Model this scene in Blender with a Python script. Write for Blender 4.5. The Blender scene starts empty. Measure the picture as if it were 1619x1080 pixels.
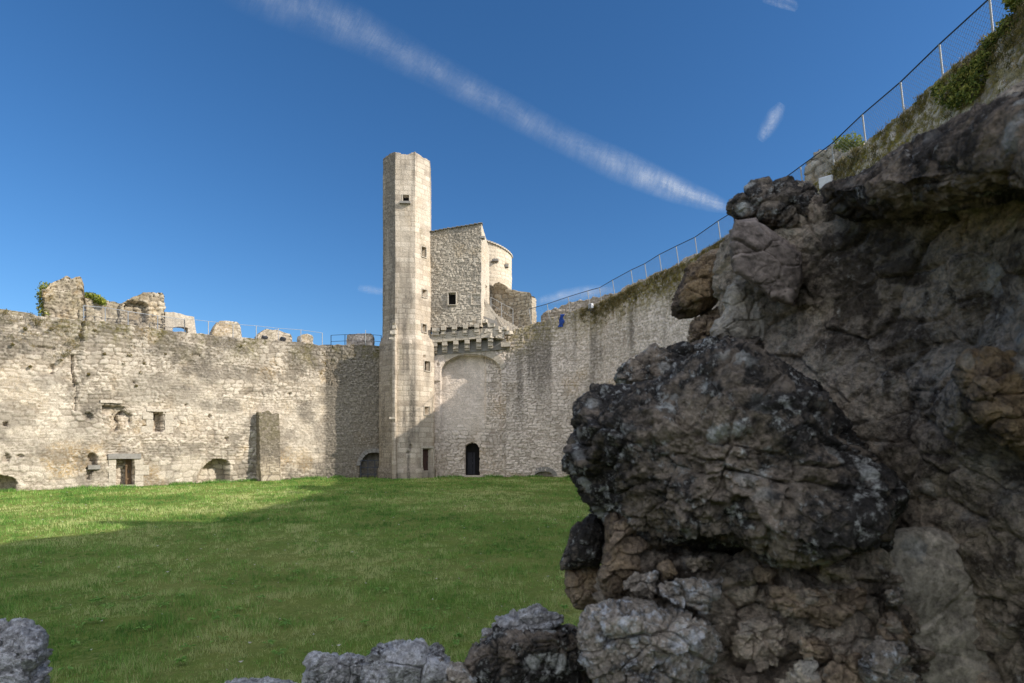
import bpy, bmesh, math, random
import numpy as np
from mathutils import Vector, Matrix

S = bpy.context.scene
COL = S.collection
random.seed(7)
rng = np.random.default_rng(11)

# ------------------------------------------------------------------ camera, sky, sun, exposure
CAMZ, F, CX, HY = 2.3, 900.0, 809.5, 700.0      # eye height, focal length and horizon in photo pixels
cd = bpy.data.cameras.new("camera"); cam = bpy.data.objects.new("camera", cd); COL.objects.link(cam)
cam.location = (0, 0, CAMZ); cam.rotation_euler = (math.pi/2, 0, 0)
cd.sensor_width = 36; cd.lens = 36*F/1619; cd.shift_y = (HY-540)/1619
cd.clip_start = 0.05; cd.clip_end = 60000
cd.dof.use_dof = True; cd.dof.focus_distance = 34; cd.dof.aperture_fstop = 6.5
S.camera = cam

SUN_EL = math.radians(29.5); SUN_AZ = math.radians(-17.0)      # azimuth measured from +X towards +Y
w = bpy.data.worlds.new("World"); S.world = w; w.use_nodes = True
nt = w.node_tree; bg = nt.nodes["Background"]
sky = nt.nodes.new("ShaderNodeTexSky"); sky.sky_type = 'NISHITA'; sky.sun_disc = False
sky.sun_elevation = SUN_EL; sky.sun_rotation = math.pi/2 - SUN_AZ
sky.altitude = 300; sky.air_density = 1.0; sky.dust_density = 0.5; sky.ozone_density = 6.0
hs = nt.nodes.new("ShaderNodeHueSaturation"); hs.inputs['Saturation'].default_value = 1.14
nt.links.new(sky.outputs[0], hs.inputs['Color']); nt.links.new(hs.outputs[0], bg.inputs[0]); bg.inputs[1].default_value = 0.134
# added fill light: made-up broken cloud in the unseen southern sky lifts the shade
tc = nt.nodes.new("ShaderNodeTexCoord"); sx = nt.nodes.new("ShaderNodeSeparateXYZ"); nt.links.new(tc.outputs['Generated'], sx.inputs[0])
def mr(src, a, b, lo=0., hi=1.):
    m_ = nt.nodes.new("ShaderNodeMapRange"); m_.interpolation_type = 'SMOOTHSTEP'; nt.links.new(src, m_.inputs[0])
    for i_, v_ in zip((1, 2, 3, 4), (a, b, lo, hi)): m_.inputs[i_].default_value = v_
    return m_.outputs[0]
cn = nt.nodes.new("ShaderNodeTexNoise"); cn.inputs['Scale'].default_value = 3.2; cn.inputs['Detail'].default_value = 6; nt.links.new(tc.outputs['Generated'], cn.inputs['Vector'])
def mul(a, b):
    m_ = nt.nodes.new("ShaderNodeMath"); m_.operation = 'MULTIPLY'; nt.links.new(a, m_.inputs[0])
    if hasattr(b, 'is_output'): nt.links.new(b, m_.inputs[1])
    else: m_.inputs[1].default_value = b
    return m_.outputs[0]
sd_ = nt.nodes.new("ShaderNodeVectorMath"); sd_.operation = 'DOT_PRODUCT'; nt.links.new(tc.outputs['Generated'], sd_.inputs[0]); sd_.inputs[1].default_value = (-.34, .94, 0)
fill_mask = mul(mul(mr(sd_.outputs['Value'], .22, -.18), mr(sx.outputs[2], -.02, .06)), mr(cn.outputs[0], .38, .58, .45, 1.))
bg2 = nt.nodes.new("ShaderNodeBackground"); bg2.inputs[0].default_value = (1, .95, .88, 1); nt.links.new(mul(fill_mask, 1.32), bg2.inputs[1])
ad = nt.nodes.new("ShaderNodeAddShader"); nt.links.new(bg.outputs[0], ad.inputs[0]); nt.links.new(bg2.outputs[0], ad.inputs[1])
nt.links.new(ad.outputs[0], nt.nodes["World Output"].inputs[0])
sd = bpy.data.lights.new("sun", 'SUN'); sd.energy = 4.9; sd.angle = math.radians(0.5); sd.color = (1, .94, .84)
sun = bpy.data.objects.new("sun", sd); COL.objects.link(sun)
tosun = Vector((math.cos(SUN_AZ)*math.cos(SUN_EL), math.sin(SUN_AZ)*math.cos(SUN_EL), math.sin(SUN_EL)))
sun.rotation_euler = tosun.to_track_quat('Z', 'Y').to_euler(); sun.location = (30, -10, 40)
S.view_settings.view_transform = 'Standard'; S.view_settings.look = 'None'
S.view_settings.exposure = 0.1; S.view_settings.gamma = 1; S.view_settings.use_curve_mapping = False
S.cycles.max_bounces = 8; S.cycles.diffuse_bounces = 6; S.cycles.transparent_max_bounces = 16

def P(x, y, Y): return Vector(((x-CX)/F*Y, Y, CAMZ+(HY-y)/F*Y))
def Zat(y, Y): return CAMZ+(HY-y)/F*Y

# ------------------------------------------------------------------ noise in numpy
def _h(ix, iy, iz, seed):
    n = (ix.astype(np.int64)*374761393 + iy.astype(np.int64)*668265263 + iz.astype(np.int64)*2147483647*3 + seed*1274126177) & 0xffffffff
    n = ((n ^ (n >> 13))*1274126177) & 0xffffffff
    n = ((n ^ (n >> 15))*2246822519) & 0xffffffff
    n = n ^ (n >> 16)
    return n.astype(np.float64)/4294967296.0
def vn(x, y, z=None, seed=0):
    x = np.asarray(x, float); y = np.asarray(y, float)
    z = np.zeros_like(x) if z is None else np.asarray(z, float)
    ix, iy, iz = np.floor(x), np.floor(y), np.floor(z)
    fx, fy, fz = x-ix, y-iy, z-iz
    fx = fx*fx*(3-2*fx); fy = fy*fy*(3-2*fy); fz = fz*fz*(3-2*fz)
    r = 0
    for a in (0, 1):
        for b in (0, 1):
            for c in (0, 1):
                r = r + _h(ix+a, iy+b, iz+c, seed)*(fx if a else 1-fx)*(fy if b else 1-fy)*(fz if c else 1-fz)
    return r*2-1
def fbm(x, y, z=None, o=4, seed=0, g=.5):
    r = 0; a = 1; f = 1; t = 0
    for i in range(o):
        r = r + a*vn(x*f, y*f, None if z is None else z*f, seed+i*17); t += a; a *= g; f *= 2.03
    return r/t
def sstep(a, b, x):
    t = np.clip((x-a)/(b-a), 0, 1); return t*t*(3-2*t)
def stones1(s, z, w, h, seed, jit=.6, warp=.3, p=4.5):
    s2 = s + warp*w*vn(s/w*.6, z/h*.5, seed=seed+5) + .9*w*vn(s/w*.12, z/h*.15, seed=seed+6)
    z2 = z + warp*h*vn(s/w*.5, z/h*.6, seed=seed+7) + 1.5*h*vn(s/w*.07, z/h*.16, seed=seed+8)
    u = s2/w; v = z2/h; r0 = np.floor(v)
    f1 = np.full(u.shape, 9.); f2 = np.full(u.shape, 9.); idd = np.zeros(u.shape)
    for dr in (-1, 0, 1):
        r = r0+dr; off = .5*np.mod(r, 2)+.8*_h(r, r*0, r*0, seed+3); c0 = np.floor(u-off)
        for dc in (-1, 0, 1):
            c = c0+dc
            px = c+off+.5+jit*(_h(c, r, r*0, seed)-.5); py = r+.5+jit*.55*(_h(c, r, r*0, seed+1)-.5)
            d = (np.abs(u-px)**p+np.abs(v-py)**p)**(1/p)
            i = _h(c, r, r*0, seed+2)
            new = d < f1
            f2 = np.where(new, f1, np.minimum(f2, d)); idd = np.where(new, i, idd); f1 = np.where(new, d, f1)
    return idd, sstep(.03, .17, f2-f1)
def stones(s, z, w, h, seed, jit=.6):
    a, b = stones1(s, z, w, h, seed, jit); c, d = stones1(s, z, w*1.75, h*1.55, seed+100, jit)
    k = fbm(s*.55, z*.9, seed=seed+9, o=3)+.25*(_h(np.floor(s/w/3), np.floor(z/h/2.5), s*0, seed)-.5) > .1
    return np.where(k, c, a), np.where(k, d, b)
def ashlar(s, z, w, h, seed, g=.022):
    v = z/h + .0*s; r = np.floor(v); fr = v-r
    hh = _h(r, r*0, r*0, seed)
    u = s/(w*(.8+.5*_h(r, r*0, r*0, seed+4)))+hh*7; c = np.floor(u)
    j0 = c+.35*(_h(c, r, r*0, seed+1)-.5); j1 = c+1+.35*(_h(c+1, r, r*0, seed+1)-.5)
    cc = np.where(u < j0, c-1, np.where(u > j1, c+1, c))
    dx = np.minimum(np.abs(u-j0), np.abs(u-j1))*w; dz = np.minimum(fr, 1-fr)*h
    return _h(cc, r, r*0, seed+2), sstep(g*.4, g*1.5, np.minimum(dx, dz))

# ------------------------------------------------------------------ object helpers
def tag(o, label=None, cat=None, group=None, kind=None):
    if label: o['label'] = label
    if cat: o['category'] = cat
    if group: o['group'] = group
    if kind: o['kind'] = kind
    return o
def empty(name, loc, label, cat, group=None):
    o = bpy.data.objects.new(name, None); COL.objects.link(o); o.location = loc; o.empty_display_size = .2
    return tag(o, label, cat, group)
def put(name, me, mat=None, parent=None):
    if mat is not None and not me.materials: me.materials.append(mat)
    o = bpy.data.objects.new(name, me); COL.objects.link(o)
    if parent is not None:
        L = Vector((0, 0, 0)); p = parent
        while p is not None: L += p.location; p = p.parent
        me.transform(Matrix.Translation(-L)); o.parent = parent
    return o
def mesh_np(name, V, quads=None, tris=None, extra=None, smooth=False):
    V = np.asarray(V, np.float32); me = bpy.data.meshes.new(name)
    me.vertices.add(len(V)); me.vertices.foreach_set("co", V.ravel())
    idx = []; starts = []; n = 0
    for arr, k in ((quads, 4), (tris, 3)):
        if arr is not None and len(arr):
            arr = np.asarray(arr, np.int32).reshape(-1, k)
            idx.append(arr.ravel()); starts.append(n+np.arange(len(arr))*k); n += arr.size
    for f in (extra or []):
        idx.append(np.array(f, np.int32)); starts.append(np.array([n])); n += len(f)
    idx = np.concatenate(idx); starts = np.concatenate(starts).astype(np.int32)
    me.loops.add(len(idx)); me.loops.foreach_set("vertex_index", idx)
    me.polygons.add(len(starts)); me.polygons.foreach_set("loop_start", starts)
    if smooth: me.polygons.foreach_set("use_smooth", np.ones(len(starts), bool))
    me.update(calc_edges=True); me.validate(); return me
def fattr(me, name, a):
    t = me.attributes.new(name, 'FLOAT', 'POINT'); t.data.foreach_set("value", np.asarray(a, np.float32).ravel())

class MB:
    """collects boxes, tubes and prisms into one mesh"""
    def __init__(s): s.bm = bmesh.new()
    def box(s, c, d, rot=None, cuts=0):
        M = Matrix.Translation(c) @ (rot.to_4x4() if rot is not None else Matrix()) @ Matrix.Diagonal((d[0], d[1], d[2], 1))
        r = bmesh.ops.create_cube(s.bm, size=1, matrix=M)
        if cuts:
            es = list({e for v in r['verts'] for e in v.link_edges})
            bmesh.ops.subdivide_edges(s.bm, edges=es, cuts=cuts, use_grid_fill=True)
        return s
    def tube(s, a, b, r, n=6):
        a = Vector(a); b = Vector(b); d = b-a
        if d.length < 1e-6: return s
        M = Matrix.Translation((a+b)/2) @ d.to_track_quat('Z', 'Y').to_matrix().to_4x4()
        bmesh.ops.create_cone(s.bm, cap_ends=True, segments=n, radius1=r, radius2=r, depth=d.length, matrix=M); return s
    def prism(s, pts, back, cuts=0):
        """front polygon (3D points), extruded by the vector back"""
        n = len(pts); f = [s.bm.verts.new(p) for p in pts]; b = [s.bm.verts.new(Vector(p)+Vector(back)) for p in pts]
        s.bm.faces.new(f); s.bm.faces.new(b[::-1])
        for i in range(n): s.bm.faces.new((f[i], b[i], b[(i+1) % n], f[(i+1) % n]))
        return s
    def rough(s, amp, size=.3, seed=0, cuts=0):
        if cuts:
            bmesh.ops.triangulate(s.bm, faces=[f for f in s.bm.faces if len(f.verts) > 4])
            bmesh.ops.subdivide_edges(s.bm, edges=s.bm.edges[:], cuts=cuts, use_grid_fill=True)
        s.bm.verts.ensure_lookup_table()
        A = np.array([v.co[:] for v in s.bm.verts])/size
        for k in range(3):
            d = fbm(A[:, 0], A[:, 1], A[:, 2], 2, seed+k*31)*amp
            for v, q in zip(s.bm.verts, d): v.co[k] += q
        return s
    def build(s, name, mat, parent=None, bevel=0):
        bmesh.ops.recalc_face_normals(s.bm, faces=s.bm.faces)
        if bevel: bmesh.ops.bevel(s.bm, geom=s.bm.edges[:], offset=bevel, segments=1, affect='EDGES')
        me = bpy.data.meshes.new(name); s.bm.to_mesh(me); s.bm.free()
        return put(name, me, mat, parent)

# ------------------------------------------------------------------ materials
def N(nt, t, **k):
    n = nt.nodes.new(t)
    for a, b in k.items(): setattr(n, a, b)
    return n
def ramp(nt, fac, stops):
    r = N(nt, "ShaderNodeValToRGB"); e = r.color_ramp.elements
    while len(e) < len(stops): e.new(.5)
    for i, (p, c) in enumerate(stops):
        e[i].position = p; e[i].color = (c, c, c, 1) if isinstance(c, (int, float)) else (*c, 1)
    nt.links.new(fac, r.inputs[0]); return r.outputs[0]
def mix(nt, fac, a, b, blend='MIX'):
    m = N(nt, "ShaderNodeMix", data_type='RGBA', blend_type=blend)
    for s_, v in ((m.inputs[0], fac), (m.inputs[6], a), (m.inputs[7], b)):
        if hasattr(v, 'is_output'): nt.links.new(v, s_)
        elif isinstance(v, (int, float)): s_.default_value = v
        else: s_.default_value = (*v, 1)
    return m.outputs[2]
def noise(nt, vec, scale, det=4, rough=.6, dist=0):
    n = N(nt, "ShaderNodeTexNoise"); n.inputs['Scale'].default_value = scale; n.inputs['Detail'].default_value = det
    n.inputs['Roughness'].default_value = rough; n.inputs['Distortion'].default_value = dist
    nt.links.new(vec, n.inputs['Vector']); return n.outputs[0]
def math_(nt, op, a, b=0., clamp=False):
    m = N(nt, "ShaderNodeMath", operation=op, use_clamp=clamp)
    for s_, v in ((m.inputs[0], a), (m.inputs[1], b)):
        if hasattr(v, 'is_output'): nt.links.new(v, s_)
        else: s_.default_value = v
    return m.outputs[0]
def attr(nt, name):
    a = N(nt, "ShaderNodeAttribute"); a.attribute_name = name; return a.outputs['Fac']
def newmat(name, rough=.95, spec=.15):
    m = bpy.data.materials.new(name); m.use_nodes = True; b = m.node_tree.nodes["Principled BSDF"]
    b.inputs['Roughness'].default_value = rough; b.inputs['Specular IOR Level'].default_value = spec
    return m, m.node_tree, b
def objco(nt):
    g = N(nt, "ShaderNodeNewGeometry"); return g.outputs['Position']
def bump(nt, b, h, strength, dist):
    n = N(nt, "ShaderNodeBump"); n.inputs['Strength'].default_value = strength; n.inputs['Distance'].default_value = dist
    nt.links.new(h, n.inputs['Height']); nt.links.new(n.outputs[0], b.inputs['Normal'])

def wall_mat(name, pale, mid, deep, mortar, stain_shade=(.13, .112, .09), moss=(.075, .075, .025), ochre=(.42, .27, .1), bs=.6):
    m, nt, b = newmat(name); co = objco(nt)
    n1 = noise(nt, co, 9, 5, .7); n2 = noise(nt, co, 1.1, 4, .6); n3 = noise(nt, co, 30, 4, .7)
    v = math_(nt, 'ADD', math_(nt, 'MULTIPLY', attr(nt, 'sid'), .72), math_(nt, 'MULTIPLY', n1, .45))
    c = ramp(nt, v, [(.12, deep), (.42, mid), (.8, pale)])
    c = mix(nt, ramp(nt, n2, [(.35, 0.), (.7, .45)]), c, mid)
    c = mix(nt, math_(nt, 'MULTIPLY', math_(nt, 'SUBTRACT', 1., attr(nt, 'spr')), .8), c, mortar)
    oc = math_(nt, 'MULTIPLY', attr(nt, 'ochre'), ramp(nt, n1, [(.4, 0.), (.62, 1.)]))
    c = mix(nt, oc, c, ochre)
    st = math_(nt, 'MULTIPLY', attr(nt, 'stain_shade'), ramp(nt, math_(nt, 'ADD', math_(nt, 'MULTIPLY', n1, .5), math_(nt, 'MULTIPLY', n3, .5)), [(.38, .3), (.56, 1.)]), True)
    c = mix(nt, st, c, stain_shade)
    mo = math_(nt, 'MULTIPLY', attr(nt, 'moss'), ramp(nt, noise(nt, co, 4.5, 5, .7), [(.4, 0.), (.56, 1.)]), True)
    mc = mix(nt, ramp(nt, n1, [(.35, 0.), (.65, 1.)]), moss, (moss[0]*2.3, moss[1]*1.9, moss[2]*1.6))
    c = mix(nt, mo, c, mc)
    c = mix(nt, .62, c, ramp(nt, n3, [(.36, .22), (.5, .95), (.66, 1.2)]), 'MULTIPLY')
    nt.links.new(c, b.inputs['Base Color'])
    h = math_(nt, 'ADD', math_(nt, 'MULTIPLY', n3, .5), n1)
    bump(nt, b, h, bs, .05)
    return m

M = {}
M['left'] = wall_mat('limestone rubble warm', (.68, .595, .48), (.47, .4, .315), (.2, .163, .12), (.22, .18, .135))
M['right'] = wall_mat('limestone rubble grey', (.85, .73, .62), (.66, .56, .465), (.34, .275, .21), (.34, .28, .215), moss=(.13, .12, .035))
M['block'] = wall_mat('fine rubble', (.66, .57, .45), (.47, .4, .31), (.28, .23, .175), (.27, .22, .165))
M['tower'] = wall_mat('dressed ashlar', (.68, .58, .46), (.55, .46, .355), (.37, .3, .23), (.4, .33, .25), bs=.5)
M['turret'] = wall_mat('pale ashlar', (.74, .64, .5), (.68, .57, .43), (.52, .43, .31), (.5, .42, .32), bs=.3)
M['ruin'] = wall_mat('ruin rubble', (.62, .53, .4), (.46, .38, .27), (.2, .16, .115), (.16, .13, .1))

def plain(name, c, rough=.8, c2=None, sc=8, metal=0, bstr=.2, bd=.01):
    m, nt, b = newmat(name, rough, .3); co = objco(nt)
    n = noise(nt, co, sc, 5, .65)
    nt.links.new(ramp(nt, n, [(.3, c), (.7, c2 or tuple(q*.75 for q in c))]), b.inputs['Base Color'])
    b.inputs['Metallic'].default_value = metal
    if bstr: bump(nt, b, n, bstr, bd)
    return m
M['galv'] = plain('galvanised steel', (.36, .37, .38), .45, (.26, .27, .28), 20, .6, 0)
M['post'] = plain('pale painted post', (.4, .4, .39), .6, (.3, .3, .29), 20, 0, 0)
M['rail'] = plain('dark steel rail', (.035, .05, .08), .5, (.06, .07, .09), 20, .3, 0)
M['wire'] = plain('netting wire', (.12, .14, .16), .6, (.2, .21, .23), 20, .2, 0)
M['black'] = plain('dark housing', (.03, .03, .035), .5, (.05, .05, .055), 20, 0, 0)
M['white'] = plain('white housing', (.75, .75, .77), .5, (.6, .6, .62), 12, 0, 0)
M['lens'] = plain('lamp glass', (.25, .27, .3), .15, (.2, .22, .25), 12, 0, 0)
M['blue'] = plain('blue cloth', (.03, .09, .36), .8, (.02, .05, .2), 12, 0, .3)
M['dark'] = plain('unlit room', (.015, .014, .013), 1, None, 4, 0, 0)  # near-black colour stands in for the shade inside openings
M['lintel'] = plain('grey lintel stone', (.3, .28, .25), .95, (.2, .185, .165), 9, 0, .4, .02)
M['dress'] = plain('dressed stone', (.6, .53, .43), .95, (.34, .29, .225), 11, 0, .8, .03)
M['corbel'] = plain('corbel stone', (.56, .49, .39), .95, (.3, .255, .2), 10, 0, .8, .03)
def wood(name, c1, c2):
    m, nt, b = newmat(name, .8, .2); co = objco(nt)
    mp = N(nt, "ShaderNodeMapping"); mp.inputs['Scale'].default_value = (14, 14, 1.2); nt.links.new(co, mp.inputs[0])
    n = noise(nt, mp.outputs[0], 2, 5, .6)
    nt.links.new(ramp(nt, n, [(.35, c1), (.65, c2)]), b.inputs['Base Color']); bump(nt, b, n, .4, .01); return m
M['wood_brown'] = wood('weathered brown wood', (.2, .13, .075), (.11, .07, .04))
M['wood_red'] = wood('dark red wood', (.085, .045, .035), (.05, .028, .024))
M['wood_dark'] = wood('dark old wood', (.04, .04, .045), (.022, .022, .026))

def leafmat(name, a, b_, c_):
    m, nt, b = newmat(name, .6, .25)
    t = attr(nt, 'tint')
    nt.links.new(ramp(nt, t, [(.1, a), (.5, b_), (.9, c_)]), b.inputs['Base Color'])
    tr = N(nt, "ShaderNodeBsdfTranslucent"); nt.links.new(ramp(nt, t, [(.1, a), (.5, b_), (.9, c_)]), tr.inputs[0])
    ms = N(nt, "ShaderNodeMixShader"); ms.inputs[0].default_value = .3
    nt.links.new(b.outputs[0], ms.inputs[1]); nt.links.new(tr.outputs[0], ms.inputs[2])
    nt.links.new(ms.outputs[0], nt.nodes['Material Output'].inputs[0]); return m
M['leaf'] = leafmat('creeper leaves', (.06, .09, .02), (.19, .22, .04), (.42, .38, .09))
M['leafy'] = leafmat('yellow green leaves', (.09, .13, .02), (.2, .24, .03), (.36, .36, .06))
M['mosstuft'] = leafmat('dry moss tufts', (.07, .075, .025), (.17, .14, .05), (.32, .23, .08))
M['blade'] = leafmat('grass blades', (.085, .2, .035), (.22, .41, .075), (.56, .58, .25))

def rock_mat(name, base, dark, pale, darkt=.5, pt=.63, sc=1., moss=0., warm=None, bs=1.):
    """weathered rock: base tone, black lichen growth above threshold, pale lichen spots"""
    m, nt, b = newmat(name, .95, .2); co = objco(nt)
    n0 = noise(nt, co, 3.1*sc, 6, .62, .3); n1 = noise(nt, co, 11*sc, 8, .7, .2); n2 = noise(nt, co, 55*sc, 6, .7); n4 = noise(nt, co, 200*sc, 3, .6)
    nb_ = noise(nt, co, 24*sc, 6, .7)
    c = ramp(nt, math_(nt, 'ADD', math_(nt, 'MULTIPLY', n1, .5), math_(nt, 'MULTIPLY', nb_, .5)), [(.34, tuple(q*.4 for q in base)), (.5, base), (.66, tuple(min(1, q*1.75) for q in base))])
    if warm: c = mix(nt, ramp(nt, noise(nt, co, 5*sc, 4, .6), [(.48, 0.), (.62, .8)]), c, warm)
    dk = ramp(nt, math_(nt, 'ADD', math_(nt, 'ADD', math_(nt, 'MULTIPLY', n0, .4), math_(nt, 'MULTIPLY', n1, .35)), math_(nt, 'MULTIPLY', nb_, .25)), [(darkt-.03, 0.), (darkt+.03, 1.)])
    c = mix(nt, dk, c, dark)
    if moss: c = mix(nt, ramp(nt, noise(nt, co, 7*sc, 5, .7), [(.55, 0.), (.65, moss)]), c, (.06, .055, .015))
    vo = N(nt, "ShaderNodeTexVoronoi"); vo.inputs['Scale'].default_value = 13*sc; nt.links.new(co, vo.inputs['Vector'])
    spot = math_(nt, 'SUBTRACT', .33, math_(nt, 'ADD', vo.outputs['Distance'], math_(nt, 'MULTIPLY', math_(nt, 'SUBTRACT', n2, .5), .7)))
    big = ramp(nt, noise(nt, co, 4.3*sc, 3, .5), [(.5, 0.), (.6, 1.)])
    p1 = math_(nt, 'MULTIPLY', ramp(nt, spot, [(.0, 0.), (.09, 1.)]), big)
    p2 = ramp(nt, math_(nt, 'ADD', math_(nt, 'ADD', math_(nt, 'MULTIPLY', n1, .35), math_(nt, 'MULTIPLY', nb_, .35)), math_(nt, 'MULTIPLY', n2, .3)), [(pt-.045, 0.), (pt+.015, 1.)])
    c = mix(nt, math_(nt, 'MULTIPLY', math_(nt, 'MAXIMUM', p1, p2), .8), c, pale)
    c = mix(nt, .75, c, ramp(nt, n2, [(.32, .28), (.58, 1.4)]), 'MULTIPLY')
    nt.links.new(c, b.inputs['Base Color'])
    h = math_(nt, 'ADD', math_(nt, 'ADD', n1, math_(nt, 'MULTIPLY', n2, .45)), math_(nt, 'MULTIPLY', n4, .15))
    h = math_(nt, 'ADD', h, math_(nt, 'MULTIPLY', nb_, .7)); bump(nt, b, h, bs, .05)
    return m
M['rk_black'] = rock_mat('black lichened rock', (.42, .345, .265), (.065, .059, .053), (.68, .69, .64), .478, .575)
M['rk_core'] = rock_mat('brown earthy mortar', (.64, .53, .405), (.16, .13, .1), (.66, .62, .54), .515, .61, moss=.35)
M['rk_slab'] = rock_mat('dark brown overhang rock', (.42, .33, .245), (.075, .062, .05), (.62, .6, .55), .5, .6, moss=.3)
M['rk_smooth'] = rock_mat('smooth grey brown render', (.4, .36, .295), (.17, .15, .12), (.5, .5, .47), .58, .7, .8, bs=.5)
M['rk_flat'] = rock_mat('dark flat faced stone', (.2, .165, .14), (.08, .07, .06), (.4, .38, .36), .6, .74, .8, bs=.3)
M['rk_pale'] = rock_mat('pale lichened limestone', (.66, .57, .46), (.1, .088, .075), (.84, .86, .88), .53, .55, 1.3)
M['rk_top'] = rock_mat('pale blue grey limestone', (.7, .68, .66), (.08, .075, .07), (.9, .9, .9), .535, .535, 1.6)
M['rk_rust'] = rock_mat('ochre brown rock', (.46, .35, .24), (.16, .12, .09), (.6, .56, .47), .53, .64, warm=(.46, .32, .17))

# ------------------------------------------------------------------ wall sheets
class Path:
    def __init__(s, pts, step, closed=False):
        pts = [Vector((p[0], p[1])) for p in pts]; s.corners = pts[:]; s.closed = closed
        seq = pts+([pts[0]] if closed else []); out = []; S_ = []; t = 0
        for a, b in zip(seq, seq[1:]):
            n = max(1, round((b-a).length/step))
            for i in range(n): out.append(a.lerp(b, i/n)); S_.append(t+(b-a).length*i/n)
            t += (b-a).length
        if not closed: out.append(seq[-1]); S_.append(t)
        s.P = np.array([(p.x, p.y) for p in out]); s.S = np.array(S_); s.L = t; s.seq = seq
        if closed: nx = np.roll(s.P, -1, 0); pv = np.roll(s.P, 1, 0)
        else:
            nx = np.vstack([s.P[1:], s.P[-1:]+(s.P[-1:]-s.P[-2:-1])]); pv = np.vstack([s.P[:1]-(s.P[1:2]-s.P[:1]), s.P[:-1]])
        T = nx-pv; T /= np.linalg.norm(T, axis=1)[:, None]; s.N = np.stack([T[:, 1], -T[:, 0]], 1)
    def hit(s, px, nearest=True):
        """distance along the path and depth where the sight line through photo column px meets it"""
        r = (px-CX)/F; best = None; t = 0
        for a, b in zip(s.seq, s.seq[1:]):
            d = b-a; den = d.x-r*d.y
            if abs(den) > 1e-9:
                k = (r*a.y-a.x)/den
                if -1e-6 <= k <= 1+1e-6:
                    Y = a.y+k*d.y
                    if Y > 0 and (best is None or Y < best[1]): best = (t+k*d.length, Y)
            t += d.length
        if best is None:
            i = int(np.argmin(np.abs(s.P[:, 0]/np.maximum(s.P[:, 1], .1)-r))); best = (s.S[i], s.P[i, 1])
        return best
    def sz(s, px, py):
        q = s.hit(px); return q[0], Zat(py, q[1])
    def at(s, d):
        i = int(np.clip(np.searchsorted(s.S, d), 0, len(s.S)-1)); return Vector(s.P[i]), Vector(s.N[i])

def feats(path, lst):
    out = []
    for kind, x0, y0, x1, y1, dep in lst:
        s0, za = path.sz(x0, y0); s1, zb = path.sz(x1, y0); _, zc = path.sz((x0+x1)/2, y1)
        out.append((kind, s0, s1, zc, (za+zb)/2, dep))
    return out
def carve(o, s, z, fl, seed=0):
    wob = .05*fbm(s*2.2, z*2.2, seed=seed+40, o=3)
    for kind, s0, s1, z0, z1, dep in fl:
        sm, hw = (s0+s1)/2, (s1-s0)/2
        if kind == 'rect': m = (np.abs(s-sm) < hw) & (z > z0) & (z < z1)
        elif kind == 'rough': m = (np.abs(s+wob*2-sm) < hw) & (z+wob*2 > z0) & (z+wob*2 < z1)
        elif kind == 'seg': m = (np.abs(s+wob-sm) < hw) & (z > z0) & (z < z1-.45*np.abs((s-sm-.25*hw)/hw)**2.2*(z1-z0)*.8+wob)
        elif kind == 'arch':
            rise = min(hw, (z1-z0)*.6); zs = z1-rise
            m = (np.abs(s+wob-sm) < hw) & (z > z0) & ((z < zs) | (((s-sm)/hw)**2+((z-zs+wob)/rise)**2 < 1))
        else: m = ((s-sm+wob*2)/hw)**2+((z-(z0+z1)/2+wob*2)/((z1-z0)/2))**2 < 1
        o = np.where(m, o-dep, o)
    return o

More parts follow.
